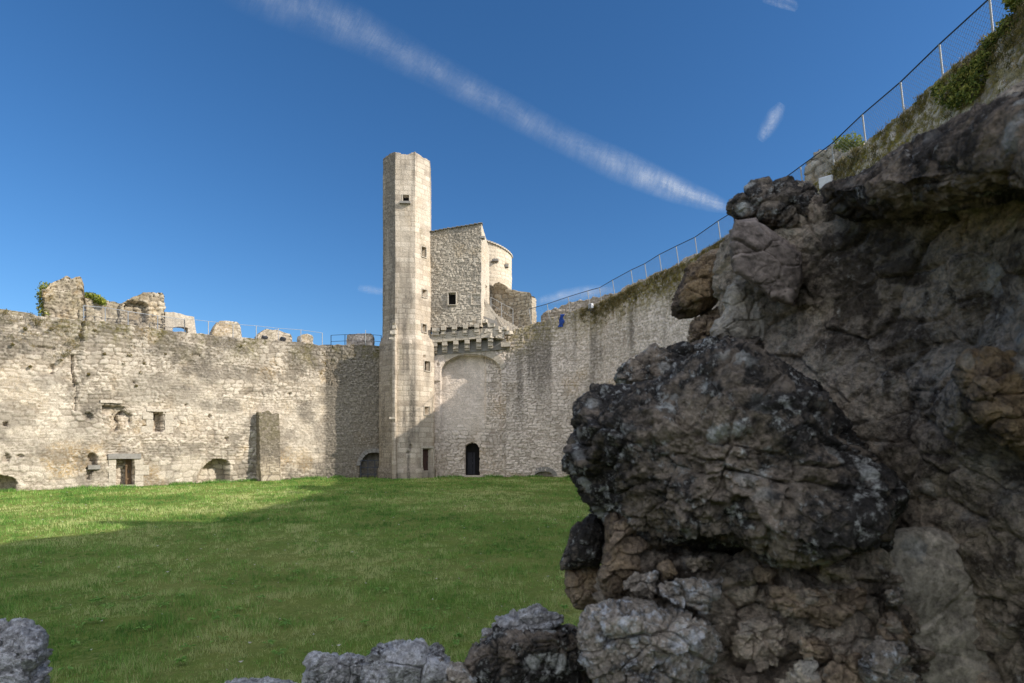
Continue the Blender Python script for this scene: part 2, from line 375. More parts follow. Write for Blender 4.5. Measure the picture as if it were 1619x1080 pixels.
def sheet(name, path, z0, ztop, step, mat, parent=None, w=.34, h=.2, relief=.06, seed=1, pattern='rubble', fl=(), off=None,
          thick=1.5, stain_shade=None, moss=None, ochre=None, fade=None, capz=0, macro=.05, jit=.6):
    n = len(path.S); zt = np.array([ztop(s) for s in path.S]); m = max(3, int(round((zt.max()-z0)/step)))+1
    s = path.S[:, None]*np.ones((1, m)); v = np.linspace(0, 1, m)[None, :]; z = z0+v*(zt[:, None]-z0)
    if path.closed:                                     # periodic noise: sample in the plane
        pass
    if pattern == 'rubble': sid, spr = stones(s, z, w, h, seed, jit)
    else: sid, spr = ashlar(s, z, w, h, seed)
    rel = relief*(spr-1)+relief*.9*(sid-.5)*spr+relief*.5*fbm(s*6, z*6, seed=seed+2, o=3)+macro*fbm(s*.35, z*.4, seed=seed+3, o=3)
    if fade is not None:                                # plastered zones: flatter relief
        k = fade(s, z); rel = rel*(1-.75*k); spr = 1-(1-spr)*(1-.8*k); sid = sid*(1-.6*k)+.75*.6*k
    if off is not None: rel = rel+off(s, z)
    rel = carve(rel, s, z, fl, seed)
    X = path.P[:, 0, None]+path.N[:, 0, None]*rel; Y = path.P[:, 1, None]+path.N[:, 1, None]*rel
    V = np.stack([X, Y, z], 2).reshape(-1, 3); ext = []; tris = []
    nn = n if path.closed else n-1
    i = np.arange(nn)[:, None]; j = np.arange(m-1)[None, :]; i2 = (i+1) % n
    q = np.stack([i*m+j, i2*m+j, i2*m+j+1, i*m+j+1], 2).reshape(-1, 4)
    base = len(V)
    if path.closed:
        c = np.array([[path.P[:, 0].mean(), path.P[:, 1].mean(), zt.mean()+capz]])
        ring = [np.stack([path.P[:, 0]*(1-t)+c[0, 0]*t, path.P[:, 1]*(1-t)+c[0, 1]*t, zt*(1-t)+c[0, 2]*t+.04*fbm(path.P[:, 0]*3+t, path.P[:, 1]*3, seed=seed)], 1) for t in (.15, .5)]
        V = np.vstack([V]+ring+[c]); ii = np.arange(n); jj = (ii+1) % n; top = ii*m+m-1; topj = jj*m+m-1
        q = np.vstack([q, np.stack([top, topj, base+jj, base+ii], 1), np.stack([base+ii, base+jj, base+n+jj, base+n+ii], 1)])
        tris = np.stack([base+n+ii, base+n+jj, np.full(n, base+2*n)], 1)
        nx = 2*n+1
    else:
        bt = np.stack([path.P[:, 0]-path.N[:, 0]*thick, path.P[:, 1]-path.N[:, 1]*thick, zt], 1); bb = bt.copy(); bb[:, 2] = z0
        V = np.vstack([V, bt, bb]); ii = np.arange(n-1)
        q = np.vstack([q, np.stack([ii*m+m-1, (ii+1)*m+m-1, base+ii+1, base+ii], 1), np.stack([base+ii, base+ii+1, base+n+ii+1, base+n+ii], 1)])
        ext = [[*range(0, m), base, base+n][::-1], [*range((n-1)*m, n*m), base+n-1, base+2*n-1]]
        nx = 2*n
    me = mesh_np(name, V, q, tris, ext)
    ev = lambda f: np.zeros_like(s) if f is None else np.clip(f(s, z), 0, 1)
    pad = lambda a, k: np.concatenate([a.ravel(), np.full(nx, k)])
    fattr(me, 'sid', pad(sid, .5)); fattr(me, 'spr', pad(spr, .8)); fattr(me, 'stain_shade', pad(ev(stain_shade), .35))
    fattr(me, 'moss', pad(ev(moss), .6 if moss is not None else .1)); fattr(me, 'ochre', pad(ev(ochre), .15))
    return put(name, me, mat, parent)

def interp(xs, ys): return lambda s: float(np.interp(s, xs, ys))

def wbox(mb, path, s0, s1, z0, z1, o0, o1, cuts=0):
    """box on a wall: along the path s0..s1, height z0..z1, offset o0..o1 outward"""
    p, n = path.at((s0+s1)/2); t = Vector((-n.y, n.x)); c = p+n*((o0+o1)/2)
    rot = Matrix(((t.x, n.x, 0), (t.y, n.y, 0), (0, 0, 1)))
    mb.box(Vector((c.x, c.y, (z0+z1)/2)), (abs(s1-s0), abs(o1-o0), abs(z1-z0)), rot, cuts); return mb

# ------------------------------------------------------------------ ground
def ground():
    m, nt, b = newmat('lawn soil and turf', 1, .1); co = objco(nt)
    n1 = noise(nt, co, .35, 5, .6); n2 = noise(nt, co, 14, 5, .75); n3 = noise(nt, co, 2.1, 4, .6)
    c = ramp(nt, n2, [(.3, (.06, .09, .02)), (.5, (.13, .19, .035)), (.72, (.3, .3, .11))])
    c = mix(nt, ramp(nt, n3, [(.45, 0.), (.62, .65)]), c, (.14, .2, .03))
    c = mix(nt, ramp(nt, n1, [(.42, 0.), (.6, .55)]), c, (.24, .24, .07))
    nt.links.new(c, b.inputs['Base Color']); bump(nt, b, n2, .9, .05)
    gx = np.linspace(-34, 16, 201); gy = np.linspace(-8, 46, 217)
    X, Y = np.meshgrid(gx, gy, indexing='ij'); Z = .035*fbm(X*.5, Y*.5, seed=90, o=3)+.03*fbm(X*2, Y*2, seed=91, o=2)
    V = np.stack([X, Y, Z], 2).reshape(-1, 3); i = np.arange(200)[:, None]; j = np.arange(216)[None, :]
    q = np.stack([i*217+j, (i+1)*217+j, (i+1)*217+j+1, i*217+j+1], 2).reshape(-1, 4)
    o = put('lawn', mesh_np('lawn', V, q, smooth=True), m); tag(o, kind='structure')
    m2, nt, b = newmat('countryside', 1, .1); co = objco(nt)
    nt.links.new(ramp(nt, noise(nt, co, .02, 6, .6), [(.35, (.05, .08, .02)), (.6, (.1, .11, .04))]), b.inputs['Base Color'])
    R = 12000; o = put('ground', mesh_np('ground', [(-R, -R, -.3), (R, -R, -.3), (R, R, -.3), (-R, R, -.3)], [(0, 1, 2, 3)]), m2); tag(o, kind='structure')
ground()

def tri_blades(name, X, Y, Z, H, W, tint, mat, lean=.5):
    n = len(X); a = rng.uniform(0, 2*np.pi, n); l = rng.uniform(0, lean, n)*H; b = rng.uniform(0, 2*np.pi, n)
    V = np.empty((n, 3, 3), np.float32)
    V[:, 0] = np.stack([X-np.cos(a)*W/2, Y-np.sin(a)*W/2, Z], 1); V[:, 1] = np.stack([X+np.cos(a)*W/2, Y+np.sin(a)*W/2, Z], 1)
    V[:, 2] = np.stack([X+np.cos(b)*l, Y+np.sin(b)*l, Z+H], 1)
    me = mesh_np(name, V.reshape(-1, 3), None, np.arange(3*n).reshape(-1, 3))
    fattr(me, 'tint', np.repeat(tint, 3)); return me

# ------------------------------------------------------------------ left curtain wall
LP = [(-31.0, 19.6), (-27.3, 23.2), (-23.8, 26.5), (-20.4, 29.6), (-17.0, 32.75), (-12.1, 37.0), (-8.2, 37.9)]
pl = Path(LP, .045)
lt = [(-60, 470), (0, 488), (65, 499), (130, 505), (190, 513), (262, 522), (345, 531), (400, 536), (460, 541), (515, 546), (600, 546)]
lts = [pl.hit(x) for x, y in lt]; lz = interp([q[0] for q in lts], [Zat(y, q[1]) for (x, y), q in zip(lt, lts)])
ltop = lambda s: lz(s)+.06*float(vn(np.array(s*3.1), np.array(0.)))
LW = empty('curtain_wall', (-19, 31, 0), 'sunlit pale rubble curtain wall along the left side of the lawn', 'curtain wall')
# openings of the left wall (photo columns and rows turned into places on the wall)
LF = [('rect', 183, 724, 211, 769, .7), ('rect', 243, 651, 258, 683, .55), ('rough', 160, 642, 196, 655, .32), ('rough', 176, 655, 188, 681, .3),
      ('ell', 183, 650, 209, 672, .25), ('ell', 133, 651, 147, 665, .22), ('ell', 138, 714, 154, 742, .35), ('rough', 137, 740, 146, 757, .3),
      ('seg', 314, 726, 363, 764, .85), ('arch', -32, 752, 27, 779, .9), ('rect', 4, 667, 13, 674, .3), ('rect', 225, 673, 230, 680, .2),
      ('rect', 355, 690, 362, 697, .2), ('arch', 569, 715, 612, 757, .8), ('rough', 113, 560, 118, 612, .22), ('rough', 117, 606, 122, 650, .16),
      ('ell', 6, 716, 16, 730, .2), ('ell', 27, 717, 38, 724, .15), ('ell', 78, 575, 88, 590, .22), ('ell', 208, 603, 214, 608, .15), ('ell', 330, 655, 335, 660, .15), ('ell', 455, 620, 460, 625, .15), ('ell', 290, 640, 295, 644, .14), ('ell', 60, 640, 65, 644, .14), ('rough', 300, 560, 318, 563, .1), ('rough', 60, 548, 90, 552, .12), ('rough', 128, 500, 133, 540, .2)]
LFs = feats(pl, LF)
s190 = pl.hit(190)[0]; s0_ = pl.hit(0)[0]; s515 = pl.hit(515)[0]; s130 = pl.hit(130)[0]; s345 = pl.hit(345)[0]
def l_stain_shade(s, z):
    t = sstep(5.0, 8.6, z+1.2*fbm(s*.8, z*.5, seed=51))
    st = sstep(.05, .6, fbm(s*1.6, z*.22, seed=52, o=4)+.05)
    base = .32*sstep(.0, .5, fbm(s*.45, z*.6, seed=53, o=4))
    sh = sstep(s515-.3, s515+.3, s)  # painted shade: darkens the wall strip under the tower's cast shadow
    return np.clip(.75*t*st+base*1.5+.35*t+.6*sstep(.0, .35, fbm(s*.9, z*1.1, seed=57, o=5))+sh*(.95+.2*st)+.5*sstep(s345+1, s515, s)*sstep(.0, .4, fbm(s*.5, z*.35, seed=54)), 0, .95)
def l_fade(s, z):
    a = sstep(.0, .35, fbm(s*.3, z*.4, seed=61, o=3)+.12*(5-z)/5+.25*sstep(s190+2, s190+4, s)*sstep(6, 4, z)-.35*sstep(5.5, 7, z))
    return a*.55
def l_off(s, z):
    o = .12*sstep(s130-.15, s130+.1, s)*sstep(4.0, 6.5, z)              # vertical straight joint
    o = o-.14*sstep(5.2, 6.3, z)*sstep(s130, s130-.3, s)*(.6+.6*fbm(s*1.2, z*1.2, seed=62))
    return o
l_moss = lambda s, z: .75*sstep(6.6, 8.5, z+.7*fbm(s*1.3, z, seed=63))*sstep(-.1, .4, fbm(s*1.1, z*1.1, seed=64))+.9*sstep(.2, .05, z)*.4
l_och = lambda s, z: .7*sstep(.22, .5, fbm(s*.5, z*.6, seed=65, o=4))+.25*sstep(.0, .5, fbm(s*.9, z*.9, seed=66))
sheet('masonry', pl, -.2, ltop, .045, M['left'], LW, .25, .14, .062, 3, fl=LFs, off=l_off, thick=2.6, stain_shade=l_stain_shade, moss=l_moss, ochre=l_och, fade=l_fade, macro=.09)

def door(parent, path, x0, y0, x1, y1, inset, mat, name='door', label=None, th=.06, planks=4, handle=True):
    s0, z1 = path.sz(x0, y0); s1, z0 = path.sz(x1, y1); z0 = max(z0, .03); mb = MB(); w_ = (s1-s0)/planks
    for k in range(planks): wbox(mb, path, s0+k*w_+.006, s0+(k+1)*w_-.006, z0, z1, -inset-th, -inset+random.uniform(0, .012))
    for zz in (.25, .75): wbox(mb, path, s0, s1, z0+(z1-z0)*zz-.05, z0+(z1-z0)*zz+.05, -inset+.013, -inset+.03)
    d = mb.build(name, mat, parent)
    if label: d['label'] = label
    if handle:
        h = MB(); wbox(h, path, s1-.16, s1-.12, z0+(z1-z0)*.48, z0+(z1-z0)*.56, -inset+.015, -inset+.06); h.build('handle', M['black'], d)
    return d
# the open brown door leaf, its painted shade panel, its lintel and white jamb stones
mb = MB(); a, z1 = pl.sz(183, 724); b_, z0 = pl.sz(211, 769); wbox(mb, pl, a-.05, b_+.05, -.1, z1+.05, -.98, -.9); mb.build('shade_panel', M['dark'], LW)
door(LW, pl, 199, 726, 209, 768, .42, M['wood_brown'], label='half open weathered brown plank door', planks=3)
mb = MB(); a, z1 = pl.sz(169, 718); b_, z0 = pl.sz(222, 725); wbox(mb, pl, a, b_, z0, z0+.27, -.35, .09, 3); mb.rough(.03, .4, 1); mb.build('lintel', M['lintel'], LW)
mb = MB(); z = .0
for k in range(5):
    hh = random.uniform(.26, .36); s1, _ = pl.sz(212, 740); wbox(mb, pl, s1+.01, s1+random.choice((.4, .65)), z, z+hh-.02, -.4, .015, 2)
    s0, _ = pl.sz(182.5, 740); wbox(mb, pl, s0-random.choice((.32, .5)), s0-.01, z, z+hh-.02, -.4, .01, 2); z += hh
mb.rough(.02, .3, 2); mb.build('door_jamb', M['dress'], LW)
mb = MB(); a, z1 = pl.sz(181, 766); b_, _ = pl.sz(213, 766); wbox(mb, pl, a, b_, -.02, .08, -.5, .1, 2); mb.rough(.015, .3, 2); mb.build('doorstep', M['dress'], LW)
# window with pale jamb stones
mb = MB(); s1, zt_ = pl.sz(259, 651); _, zb_ = pl.sz(259, 683); s0, _ = pl.sz(242, 651); z = zb_-.05
for k, hh in enumerate((.37, .36, .36)):
    wbox(mb, pl, s1+.02, s1+(.42, .6, .4)[k], z, z+hh-.02, -.3, .02, 2); wbox(mb, pl, s0-(.55, .35, .5)[k], s0-.02, z, z+hh-.02, -.3, .01, 2); z += hh
wbox(mb, pl, s0-.3, s1+.3, zt_+.0, zt_+.14, -.3, .025, 2)
mb.rough(.015, .3, 5); mb.build('window_surround', M['dress'], LW)
mb = MB(); wbox(mb, pl, s0, s1, zb_, zt_, -.72, -.62); mb.build('shade_panel', M['dark'], LW)
# niche lintel, small niche shelf
mb = MB(); a, z1 = pl.sz(158, 636); b_, _ = pl.sz(192, 636); wbox(mb, pl, a, b_, z1-.02, z1+.13, -.3, .08, 3); mb.rough(.03, .3, 8); mb.build('niche_lintel', M['dress'], LW)
mb = MB(); a, z1 = pl.sz(138, 739); b_, _ = pl.sz(158, 739); wbox(mb, pl, a, b_, z1-.1, z1+.1, -.35, .12, 3); mb.rough(.03, .3, 9); mb.build('niche_shelf', M['lintel'], LW)
# arch voussoirs of the low embrasure
def voussoirs(parent, path, x0, y0, x1, y1, t, mat, seed, n=11, full=.5, o1=.05):
    s0, z1 = path.sz(x0, y0); s1, _ = path.sz(x1, y0); _, z0 = path.sz((x0+x1)/2, y1); hw = (s1-s0)/2; rise = min(hw, (z1-z0)*.6); zs = z1-rise; mb = MB()
    p, nn_ = path.at((s0+s1)/2); tt = Vector((-nn_.y, nn_.x))
    for k in range(n):
        a0 = math.pi*(k+.06)/n; a1 = math.pi*(k+.94)/n; pts = []
        for a, q in ((a0, 0), (a1, 0), (a1, t), (a0, t)):
            u = -(hw+q)*math.cos(a); zz = zs+(rise+q)*math.sin(a); c = p+tt*u+nn_*o1; pts.append(Vector((c.x, c.y, zz)))
        mb.prism(pts, (-nn_.x*.3, -nn_.y*.3, 0))
    mb.rough(.03, .4, seed, 1); return mb.build('arch_ring', mat, parent)
voussoirs(LW, pl, 569, 715, 612, 757, .26, M['lintel'], 4)
# buttress
sb0, _ = pl.sz(404, 700); sb1, _ = pl.sz(441, 700); p0, n0 = pl.at(sb0-.0); p1, n1 = pl.at(sb1-.2)
bp = Path([p0-n0*.3, p0+n0*.9, p1+n0*.9, p1-n0*.3], .04)
_, zbt = pl.sz(425, 655)
bl = bp.L; bo = sheet('buttress', bp, -.1, lambda s: zbt+.1-.25*abs(s/bl-.45)+.12*float(vn(np.array(s*4.), np.array(2.))), .04, M['ruin'], LW, .26, .16, .045, 9, thick=.2, macro=.02,
      stain_shade=lambda s, z: .3+.7*sstep(.8, 1.6, z+.4*fbm(s*2, z*2, seed=5)), moss=lambda s, z: .35*sstep(1.5, 3, z))
for v in bo.data.vertices:
    w_ = v.co+LW.location; q = (w_.x-p0.x)*n0.x+(w_.y-p0.y)*n0.y
    if q > 0: f_ = q*.42*min(1, max(0, w_.z/zbt)); v.co.x -= n0.x*f_; v.co.y -= n0.y*f_
mb = MB(); c = (p0+n0*.2+p1+n0*.2)/2; t = (p1-p0).normalized(); rot = Matrix(((t.x, n0.x, 0), (t.y, n0.y, 0), (0, 0, 1)))
mb.box(Vector((c.x, c.y, zbt-.12)), ((p1-p0).length*.9, .5, .25), rot, 3); mb.rough(.08, .3, 2); mb.build('buttress_cap', M['lintel'], LW)

# ------------------------------------------------------------------ ruins and merlons on the left wall walk
def ruin(name, path, x0, x1, prof, setb, thick, label, cat, group=None, mat='ruin', w=.26, h=.14, jag=.12, seed=5, fl=None, sink=.25, och=.5, parent=None, stn=.5, ruined_off=.06, mossk=.3, zbase=None):
    """masonry upstand standing on the walk; prof: photo (x, y) points of its top line"""
    s0, Y0 = path.hit(x0); s1, Y1 = path.hit(x1)
    def pt(px, back):
        s, Y = path.hit(px); p, n = path.at(s); q = p-n*back
        for _ in range(6):                                # slide along the wall until the offset point lies on the sight line
            r = q.x/q.y; e = (px-CX)/F-r; s += e*q.y*1.0/max(.35, abs(-n.y-(px-CX)/F*n.x)); p, n = path.at(s); q = p-n*back
        return q
    a, b = pt(x0, setb), pt(x1, setb); d = (b-a).normalized(); n = Vector((d.y, -d.x))
    ap = a-n*thick; bp_ = b-n*thick
    pp = Path([a, b, bp_, ap], .05, True); L = (b-a).length
    xs = [(x-x0)/(x1-x0) for x, y in prof]; zs = [Zat(y, (a.y+(b.y-a.y)*(x-x0)/(x1-x0))) for x, y in prof]
    base = zbase if zbase is not None else path_top(path, (s0+s1)/2)-sink
    def zt(s):
        if s <= L: u = s/L
        elif s <= L+thick: u = 1
        elif s <= 2*L+thick: u = 1-(s-L-thick)/L
        else: u = 0
        return max(base+.2, float(np.interp(u, xs, zs))+jag*float(fbm(np.array(s*2.7), np.array(seed*1.), o=3)))
    th = empty(name, (a.x, a.y, base), label, cat, group) if parent is None else None
    fls = [(k, L*u0, L*u1, z0_, z1_, dp) for k, u0, u1, z0_, z1_, dp in (fl or [])]
    sheet('masonry', pp, base, zt, .05, M[mat], th or parent, w, h, ruined_off, seed, fl=fls, stain_shade=lambda s, z: stn*sstep(-.2, .3, fbm(s*1.2, z*1.2, seed=seed)),
          moss=lambda s, z: mossk*sstep(-.1, .3, fbm(s*1.5, z*1.5, seed=seed+1)), ochre=lambda s, z: och*sstep(.1, .3, fbm(s*1.3, z*1.4, seed=seed+2)), macro=.14)
    return th, a, b
def path_top(path, s): return {id(pl): ltop}.get(id(path), lambda s: rtop(s))(s)
G1 = 'merlons on the curtain wall walk'
T1, ra, rb = ruin('ruined_turret', pl, 70, 135, [(70, 458), (80, 452), (92, 446), (104, 436), (118, 436), (128, 441), (133, 450), (135, 468)], .5, 1.5,
     'tall ruined rubble stump with ivy on its left side, on the left wall top', 'ruin', None, jag=.22, seed=12, och=.8, ruined_off=.1)
ruin('ruined_parapet', pl, 135, 192, [(135, 471), (150, 472), (165, 476), (178, 476), (192, 480)], .9, .5, 'low ruined parapet with yellow green leaves between two rubble stumps', 'ruin', jag=.12, seed=13)
T2, _, _ = ruin('ruined_turret', pl, 190, 262, [(190, 480), (205, 471), (222, 466), (238, 463), (250, 462), (259, 463), (262, 468)], .7, 1.3,
     'ruined rubble stump behind wire netting with an overhanging rough top', 'ruin', None, jag=.2, seed=14, ruined_off=.11,
     fl=[('rough', .12, .62, 8.9, 9.9, .45)])
hp = [(262, 524), (262, 493), (270, 494), (283, 496), (297, 499), (306, 501), (309, 508), (312, 526), (299, 526), (297, 519), (290, 516.5), (282, 516), (275, 517.5), (271, 524)]
def on_walk(path, x, y, setb):
    s, Y = path.hit(x); p, n = path.at(s); q = p-n*setb
    for _ in range(8):
        e = (x-CX)/F-q.x/q.y; s += e*q.y/max(.35, abs(-n.y-(x-CX)/F*n.x)); p, n = path.at(s); q = p-n*setb
    return Vector((q.x, q.y, Zat(y, q.y))), n
mb = MB(); hv = [on_walk(pl, x, y, .9)[0] for x, y in hp]; hn = on_walk(pl, 285, 510, .9)[1]; hv = [v-Vector((0, 0, .3)) if i in (0, 7, 8, 13) else v for i, v in enumerate(hv)]
for a, b, c, d in ((0, 1, 2, 13), (2, 3, 11, 12), (3, 4, 10, 11), (4, 5, 9, 10), (5, 6, 7, 8)): mb.prism([hv[a], hv[b], hv[c], hv[d]], (-hn.x*.5, -hn.y*.5, 0))
mb.prism([hv[13], hv[2], hv[12]], (-hn.x*.5, -hn.y*.5, 0)); mb.prism([hv[9], hv[5], hv[8]], (-hn.x*.5, -hn.y*.5, 0))
mb.rough(.05, .3, 4, 2); tag(mb.build('holed_parapet', M['corbel']), 'low pale parapet pierced by a small drain arch, right of a rubble stump', 'parapet')
mer = [(335, 381, [(335, 524), (340, 514), (346, 507), (374, 509), (379, 514), (381, 527)], 'pale square merlon with sloping shoulders, highest of the merlons'),
       (408, 464, [(408, 531), (413, 524), (420, 520), (440, 521), (452, 526), (460, 528), (464, 534)], 'wide low merlon with mossy top between two dark floodlights'),
       (477, 513, [(477, 531), (481, 529), (495, 528), (508, 530), (513, 534)], 'small merlon half in sun and half in tower shadow'),
       (548, 591, [(548, 531), (552, 528), (572, 527), (587, 528), (591, 533)], 'shaded dark merlon just left of the tall stair tower')]
for k, (x0, x1, pf, lb) in enumerate(mer): ruin('merlon', pl, x0, x1, pf, 1.5, .7, lb, 'merlon', G1, jag=.05, seed=20+k, och=.5, mat='left' if k < 3 else 'right', ruined_off=.04, stn=.2 if k < 3 else .7)
for k, (x0, x1) in enumerate(((312, 335), (381, 408), (464, 477), (513, 548), (591, 604))):
    s0 = pl.hit(x0)[0]; s1 = pl.hit(x1)[0]; zt_ = ltop((s0+s1)/2)+.28; mb = MB(); wbox(mb, pl, s0-.25, s1+.25, zt_-.5, zt_, -2.15, -1.6, 4); mb.rough(.05, .5, k)
    mb.build('crenel_sill', M['lintel'] if k > 2 else M['dress'], LW)

# ------------------------------------------------------------------ right curtain wall
RP = [(-.4, 38.2), (1.6, 38.2), (4.25, 37.6), (5.68, 36.1), (7.05, 33.2), (8.85, 29.0), (9.85, 26.0), (10.7, 22.5), (11.05, 19.5), (11.1, 16.0), (11.05, 12.9), (11.0, 9.6)]
pr = Path(RP, .05)
rt = [(805, 524), (845, 512), (910, 490), (950, 478), (1000, 452), (1085, 412), (1150, 375)]
rq = [pr.hit(x) for x, y in rt]
rz = interp([q[0] for q in rq]+[rq[-1][0]+5, 99], [Zat(y, q[1]) for (x, y), q in zip(rt, rq)]+[11.7, 11.7])
rtop = lambda s: rz(s)+.07*float(vn(np.array(s*3.3), np.array(5.)))
RW = empty('curtain_wall', (8, 30, 0), 'shaded grey curtain wall curving towards the viewer, mossy along its top', 'curtain wall')
sR9 = pr.hit(910)[0]
def r_stain(s, z):
    d = rz_v(s)-z
    streak = sstep(.05, .5, fbm(s*1.15, z*.12, seed=71, o=4)+.12)
    return np.clip(1.05*streak*sstep(7.5, 1.5, d+1.5*fbm(s*.7, z*.4, seed=72))+.3*sstep(0, .5, fbm(s*.5, z*.5, seed=73, o=4))+.35*sstep(1.5, 0, d), 0, .85)
def rz_v(s): return np.interp(s, [q[0] for q in rq]+[rq[-1][0]+5, 99], [Zat(y, q[1]) for (x, y), q in zip(rt, rq)]+[11.7, 11.7])
r_moss = lambda s, z: 1.0*sstep(2.6, .5, rz_v(s)-z+.9*fbm(s*.9, z*.6, seed=74, o=4))*(.55+.45*sstep(5, 12, s))+.3*sstep(.25, 0, z)
r_och = lambda s, z: .6*sstep(.25, .5, fbm(s*.45, z*.5, seed=75, o=4))
sheet('masonry', pr, -.2, rtop, .05, M['right'], RW, .26, .14, .055, 31, fl=feats(pr, [('arch', 846, 745, 874, 757, .45)]), thick=3.0, stain_shade=r_stain, moss=r_moss, ochre=r_och, macro=.1)
voussoirs(RW, pr, 846, 745, 874, 757, .3, M['lintel'], 14, 9, o1=.04)
# rest of the enclosure, behind and beside the viewer
RB = Path([(11.0, 9.6), (11.0, 4), (10.6, -6), (7, -9), (0, -11), (-12, -9), (-24, 0), (-30, 12), (-31, 19.6)], .25)
RE = empty('curtain_wall', (0, -7, 0), 'curtain wall closing the courtyard behind the viewer', 'curtain wall')
sheet('masonry', RB, -.2, lambda s: 13.7-1.1*float(sstep(.3, .5, s))+.8*float(sstep(1.4, 3.2, s))-8.5*float(sstep(15, 18, s))+4.*float(sstep(50, 60, s)), .25, M['right'], RE, .5, .3, .06, 33, thick=2.6, stain_shade=lambda s, z: .3+0*s)
# outer parapet of the right wall walk, ragged
def offs(path_pts, d):
    out = []
    for i, p in enumerate(path_pts):
        a = Vector(path_pts[max(0, i-1)]); b = Vector(path_pts[min(len(path_pts)-1, i+1)]); t = (b-a).normalized(); n = Vector((t.y, -t.x)); q = Vector(p)-n*d; out.append((q.x, q.y))
    return out
pq = Path(offs(RP[1:12], 1.9), .06)
zw = lambda s: float(rz_v(np.array(s+2.3)))
def ptop(s):
    gap = 0.
    return zw(s)+1.0-.35*float(sstep(20, 26, s))+.16*float(fbm(np.array(s*.9), np.array(3.), o=4))+.1*float(vn(np.array(s*4), np.array(3.)))
PR = empty('parapet', (12, 26, 10), 'ragged dark parapet behind the fence on the right wall top', 'parapet')
sheet('masonry', pq, 9.0, ptop, .06, M['right'], PR, .3, .17, .07, 35, thick=.6, stain_shade=lambda s, z: .45+.4*fbm(s, z, seed=3), moss=lambda s, z: .3+0*s)
# ruined lump lit by the sun behind the fence
_, a, b = ruin('ruined_turret', pr, 1277, 1364, [(1277, 262), (1288, 246), (1300, 240), (1318, 226), (1335, 220), (1352, 222), (1364, 226)], 1.5, 1.4,
     'sunlit broken masonry lump with yellow green growth behind the right fence', 'ruin', None, jag=.25, seed=16, ruined_off=.13, w=.4, h=.26, mossk=.35, stn=.2, mat='left')

# ------------------------------------------------------------------ stair tower
TC = Vector((-6.98, 38.05)); AP = 1.56; R8 = AP/math.cos(math.pi/8)
ang0 = math.radians(-90+5)-math.pi/8
oct_ = [TC+Vector((math.cos(ang0+math.pi/4*(k-3)), math.sin(ang0+math.pi/4*(k-3))))*R8 for k in range(8)]
pt_ = Path(oct_, .038, True)
TW = empty('stair_tower', (TC.x, TC.y, 0), 'tall slender eight sided stair tower of pale dressed stone', 'tower')
TF = [('rect', 636, 308, 646, 318, .5), ('rect', 666, 389, 674, 406, .5), ('rect', 667, 457, 675, 470, .5), ('rect', 667, 512, 674, 525, .5),
      ('rect', 667, 571, 676, 587, .5), ('rect', 667, 643, 675, 656, .5), ('rect', 665, 709, 678, 760, .35), ('ell', 647, 703, 652, 711, .12), ('ell', 643, 714, 647, 718, .1), ('rect', 666, 562, 669, 566, .2)]
TFs = feats(pt_, TF)
LE_ = (oct_[1]-oct_[0]).length
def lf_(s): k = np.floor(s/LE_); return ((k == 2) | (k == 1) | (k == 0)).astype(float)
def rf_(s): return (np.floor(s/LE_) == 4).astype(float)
def t_off(s, z):
    o = .22*sstep(9.4, 8.6, z)-.004*np.clip(z-9.5, 0, 12)+.1*sstep(.9, .4, z)
    return o
top_s = lambda s: 20.93+.13*float(fbm(np.array(s*2.2), np.array(1.), o=3, seed=8))-.06*(math.sin(s*3.1) > .5)
sheet('masonry', pt_, -.2, top_s, .04, M['tower'], TW, .62, .33, .014, 41, 'ashlar', fl=TFs, off=t_off,
      stain_shade=lambda s, z: 1.*sstep(-.05, .45, fbm(s*2.3, z*.25, seed=81, o=5)+.06)*(.6+.4*sstep(14, 6, z))*(1-.7*rf_(s))+.3*sstep(.1, .6, fbm(s*1.5, z*1.3, seed=82))+.25*sstep(19.5, 21, z)+.35*sstep(1.2, .2, z)+.75*(lf_(s)),  # stains, plus painted shade: left facets darkened, sunward right facet kept pale
      moss=lambda s, z: .3*sstep(.35, .6, fbm(s*1.2, z*.5, seed=83)), ochre=lambda s, z: .3*sstep(.0, .5, fbm(s*.8, z*.35, seed=84, o=3)), macro=.03,
      fade=lambda s, z: .5*sstep(.0, .5, fbm(s*.7, z*.4, seed=85)))
# slit windows: frame, sill
def slit(parent, path, x0, y0, x1, y1, proud, sill=False, off=0, dep=.55):
    s0, z1 = path.sz(x0, y0); s1, _ = path.sz(x1, y0); _, z0 = path.sz((x0+x1)/2, y1); t = .055; mb = MB()
    wbox(mb, path, s0-t, s0, z0-t, z1+t, off-.15, off+proud); wbox(mb, path, s1, s1+t, z0-t, z1+t, off-.15, off+proud)
    wbox(mb, path, s0+.001, s1-.001, z1, z1+t, off-.15, off+proud); wbox(mb, path, s0+.001, s1-.001, z0-t, z0, off-.15, off+proud+.03)
    wd = mb.build('window', M['dress'], parent, .008)
    if sill: mb = MB(); wbox(mb, path, s0-.18, s1+.1, z0-.2, z0-t-.005, off-.1, off+.22, 2); mb.rough(.02, .2, 4); mb.build('sill', M['lintel'], wd)
    mb = MB(); wbox(mb, path, s0-.05, s1+.05, z0-.05, z1+.05, off-dep-.1, off-dep); mb.build('shade_panel', M['dark'], wd)
    return wd
for k, f in enumerate(TF[:6]):
    zc = Zat((f[2]+f[4])/2, 37); slit(TW, pt_, *f[1:5], .035, sill=(k == 0), off=float(t_off(np.array(0.), np.array(zc))), dep=.4)
door(TW, pt_, 665, 711, 677.5, 753, .05, M['wood_red'], label='tall narrow dark red plank door', planks=3)
s0, z1 = pt_.sz(664, 709); s1, _ = pt_.sz(679, 709); mb = MB()
